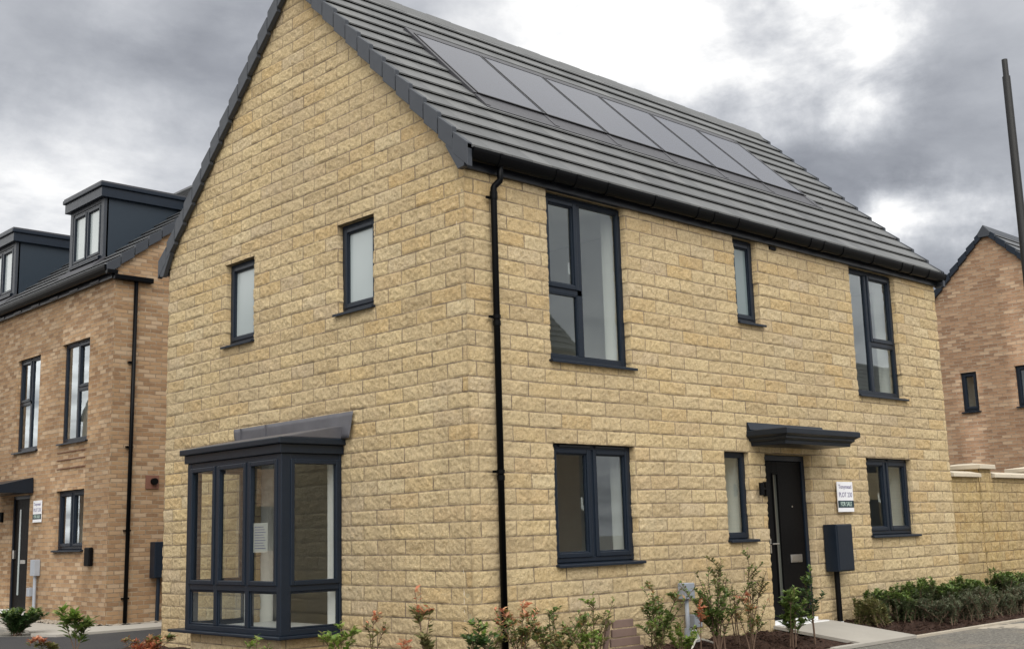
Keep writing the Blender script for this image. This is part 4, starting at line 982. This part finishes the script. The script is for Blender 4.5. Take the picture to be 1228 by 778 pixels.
# ================================================================== HOUSES ACROSS THE ROAD (seen mirrored in the panes)
def far_house(x0, x1, y0, y1, ze, mat, label, slope=.98, front=1):
    r_ = empty('opposite_house', (x0, y0, -.17)); tag(r_, label, 'house')
    yc = (y0 + y1) / 2; za = lambda y: ze + .2 + slope * (y - y0); zb2 = lambda y: ze + .2 + slope * (y1 - y)
    tp = lambda u: np.minimum(za(u), zb2(u)) - .03
    zmax = ze + slope * (yc - y0) + .3
    OW = [(x0 + 1.2 + k * 3.2, x0 + 2.4 + k * 3.2, z, z + 1.3) for k in range(int((x1 - x0 - 2) / 3.2)) for z in (.9, 3.3)]
    child(panel('wall', x0, x1, -.3, ze + .15, lambda u, z, o: (u, y1 + o, z), M[mat], r_, OW if front > 0 else ()), r_)
    child(panel('wall', x0, x1, -.3, ze + .15, lambda u, z, o: (u, y0 - o, z), M[mat], r_, OW if front < 0 else ()), r_)
    child(panel('wall', y0, y1, -.3, zmax, TOX(x0), M[mat], r_, (), top=tp, step=(.3, None)), r_)
    child(panel('wall', y0, y1, -.3, zmax, lambda u, z, o: (x1 + o, u, z), M[mat], r_, (), top=tp, step=(.3, None)), r_)
    child(tiled_slope('roof', x0 - .05, x1 + .05, y0 - .15, yc, za, .23, 'x', 'tile2', r_, slope), r_)
    child(tiled_slope('roof', x0 - .05, x1 + .05, y1 + .15, yc, zb2, .23, 'x', 'tile2', r_, slope), r_)
    for o in OW:
        wn = MB().box(o[0], o[1], *((y1 - .1, y1 - .06) if front > 0 else (y0 + .06, y0 + .1)), o[2], o[3]); child(wn.build('window', 'frame', r_), r_)
far_house(9.5, 20.2, -24.0, -17.2, 6.9, 'brick', 'brick house with a dark tiled roof across the road, mirrored in the upper window')
far_house(33.0, 47.0, -24.0, -17.2, 5.3, 'stone', 'stone house further along the road, mirrored in the far upper window')

far_house(-21.0, -6.0, 22.0, 30.0, 5.3, 'brick_far', 'brown brick house to the left, out of frame, mirrored in the front bay panes', front=-1)

# ================================================================== WORLD, SUN, CAMERA
SUN_AZ, SUN_EL = math.atan2(-.56, -.83), R(44)      # horizontal direction towards the lamp added behind the camera to light the walls (x, y) = (sin, cos)
w = bpy.data.worlds.new('World'); sc.world = w; w.use_nodes = True
nt = w.node_tree; nt.nodes.clear(); g = NT(nt)
out = nt.nodes.new('ShaderNodeOutputWorld')
sky = g.n('ShaderNodeTexSky', {'sky_type': 'NISHITA', 'sun_disc': False, 'sun_elevation': SUN_EL, 'sun_rotation': SUN_AZ % (2 * math.pi), 'dust_density': 2.0})
d = g.vmath('NORMALIZE', g.n('ShaderNodeTexCoord').outputs['Generated'])
sep = g.n('ShaderNodeSeparateXYZ', None, Vector=d)
zc = g.math('ADD', g.math('MAXIMUM', sep.outputs[2], 0.0), .16)
pl = g.n('ShaderNodeCombineXYZ', None, X=g.math('DIVIDE', sep.outputs[0], zc), Y=g.math('DIVIDE', sep.outputs[1], zc), Z=0.0)
n1 = g.noise(pl.outputs[0], 1.15, 9, .56, .25); n2 = g.noise(pl.outputs[0], 2.7, 8, .58, .15)
wv = g.noise(d, 4.5, 7, .62)
wd = g.vmath('ADD', d, g.vmath('MULTIPLY', g.vmath('SUBTRACT', wv.outputs['Color'], (.5, .5, .5)), (.22, .22, .17)))
blobmod = g.math('MAXIMUM', g.math('MULTIPLY_ADD', n2.outputs['Fac'], 3.6), .15); nt.nodes[-2].inputs[2].default_value = -.8
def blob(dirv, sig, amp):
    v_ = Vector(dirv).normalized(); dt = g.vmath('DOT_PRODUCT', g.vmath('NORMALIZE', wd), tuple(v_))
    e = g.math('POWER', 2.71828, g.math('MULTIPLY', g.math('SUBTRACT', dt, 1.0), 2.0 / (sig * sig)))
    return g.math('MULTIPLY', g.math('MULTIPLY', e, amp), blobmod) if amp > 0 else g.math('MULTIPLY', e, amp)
zen = g.math('POWER', g.math('MAXIMUM', sep.outputs[2], 0.0), 2.0)
_l = g.math('MULTIPLY_ADD', zen, .75); lum_add = nt.nodes[-1]
lum = g.math('ADD', _l, g.math('MULTIPLY', g.math('SUBTRACT', n1.outputs['Fac'], .5), .40))
lum_add.inputs[2].default_value = .265
lum = g.math('ADD', lum, g.math('MULTIPLY', g.math('SUBTRACT', n2.outputs['Fac'], .5), .26))
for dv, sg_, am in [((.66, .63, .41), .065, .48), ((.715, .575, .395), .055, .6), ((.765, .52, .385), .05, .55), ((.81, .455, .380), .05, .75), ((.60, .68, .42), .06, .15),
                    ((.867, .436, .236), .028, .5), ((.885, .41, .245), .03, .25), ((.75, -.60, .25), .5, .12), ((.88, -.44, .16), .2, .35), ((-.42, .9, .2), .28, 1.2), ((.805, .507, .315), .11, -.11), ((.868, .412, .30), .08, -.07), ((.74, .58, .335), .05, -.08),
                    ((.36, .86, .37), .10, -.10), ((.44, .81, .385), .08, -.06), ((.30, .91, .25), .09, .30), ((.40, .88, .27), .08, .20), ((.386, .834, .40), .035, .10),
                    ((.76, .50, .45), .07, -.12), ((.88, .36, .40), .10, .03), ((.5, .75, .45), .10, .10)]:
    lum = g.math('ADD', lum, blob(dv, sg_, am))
# extra sky brightness added behind the camera to lift the walls facing it
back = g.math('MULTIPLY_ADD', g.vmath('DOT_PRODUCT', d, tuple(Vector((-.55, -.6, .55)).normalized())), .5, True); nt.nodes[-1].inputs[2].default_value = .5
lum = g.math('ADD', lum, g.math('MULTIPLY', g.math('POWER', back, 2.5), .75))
lum = g.math('MAXIMUM', lum, .185)
cc = g.ramp(lum, [(.0, (.86, .90, 1.05)), (.35, (.94, .97, 1.04)), (.7, (1, 1, 1)), (1, (1, .985, .95))])
cloud = g.vmath('MULTIPLY', cc, g.n('ShaderNodeCombineXYZ', None, X=lum, Y=lum, Z=lum).outputs[0])
cloud = g.vmath('MULTIPLY', cloud, (10, 10, 10))
mixc = g.mix(.94, sky.outputs[0], cloud)
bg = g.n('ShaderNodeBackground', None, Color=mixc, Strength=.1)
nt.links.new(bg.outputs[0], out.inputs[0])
sl_ = bpy.data.lights.new('sun_fill', 'SUN'); sl_.energy = 1.5; sl_.angle = R(45); sl_.color = (1, .965, .90)  # broad fill added behind the camera; the clouded solar disc lies ahead
so = bpy.data.objects.new('sun_fill', sl_); col.objects.link(so)
sdir = Vector((math.sin(SUN_AZ) * math.cos(SUN_EL), math.cos(SUN_AZ) * math.cos(SUN_EL), math.sin(SUN_EL)))
so.rotation_euler = sdir.to_track_quat('Z', 'Y').to_euler(); so.location = (-8, -10, 14)

cam = bpy.data.cameras.new('camera'); co_ = bpy.data.objects.new('camera', cam); col.objects.link(co_)
a, b, c = R(43.68410677), R(10.03017168), R(1.6186538)
fw_ = Vector((math.sin(a) * math.cos(b), math.cos(a) * math.cos(b), math.sin(b))); r0 = Vector((math.cos(a), -math.sin(a), 0)); d0 = fw_.cross(r0)
r2 = math.cos(c) * r0 + math.sin(c) * d0; d2 = -math.sin(c) * r0 + math.cos(c) * d0
m4 = Matrix.Identity(4)
for i in range(3): m4[i][0] = r2[i]; m4[i][1] = -d2[i]; m4[i][2] = -fw_[i]
m4.translation = Vector((-7.61052508, -8.61069931, 1.2137178)); co_.matrix_world = m4
cam.sensor_fit = 'HORIZONTAL'; cam.sensor_width = 36; cam.lens = 36 * 1414.770 / 1228; cam.clip_end = 1000; cam.clip_start = .05
sc.camera = co_
vs_ = sc.view_settings; vs_.view_transform = 'Standard'; vs_.look = 'None'; vs_.gamma = 1; vs_.exposure = 0.48; vs_.use_curve_mapping = False
try:
    sc.cycles.max_bounces = 8; sc.cycles.transparent_max_bounces = 12
except Exception: pass
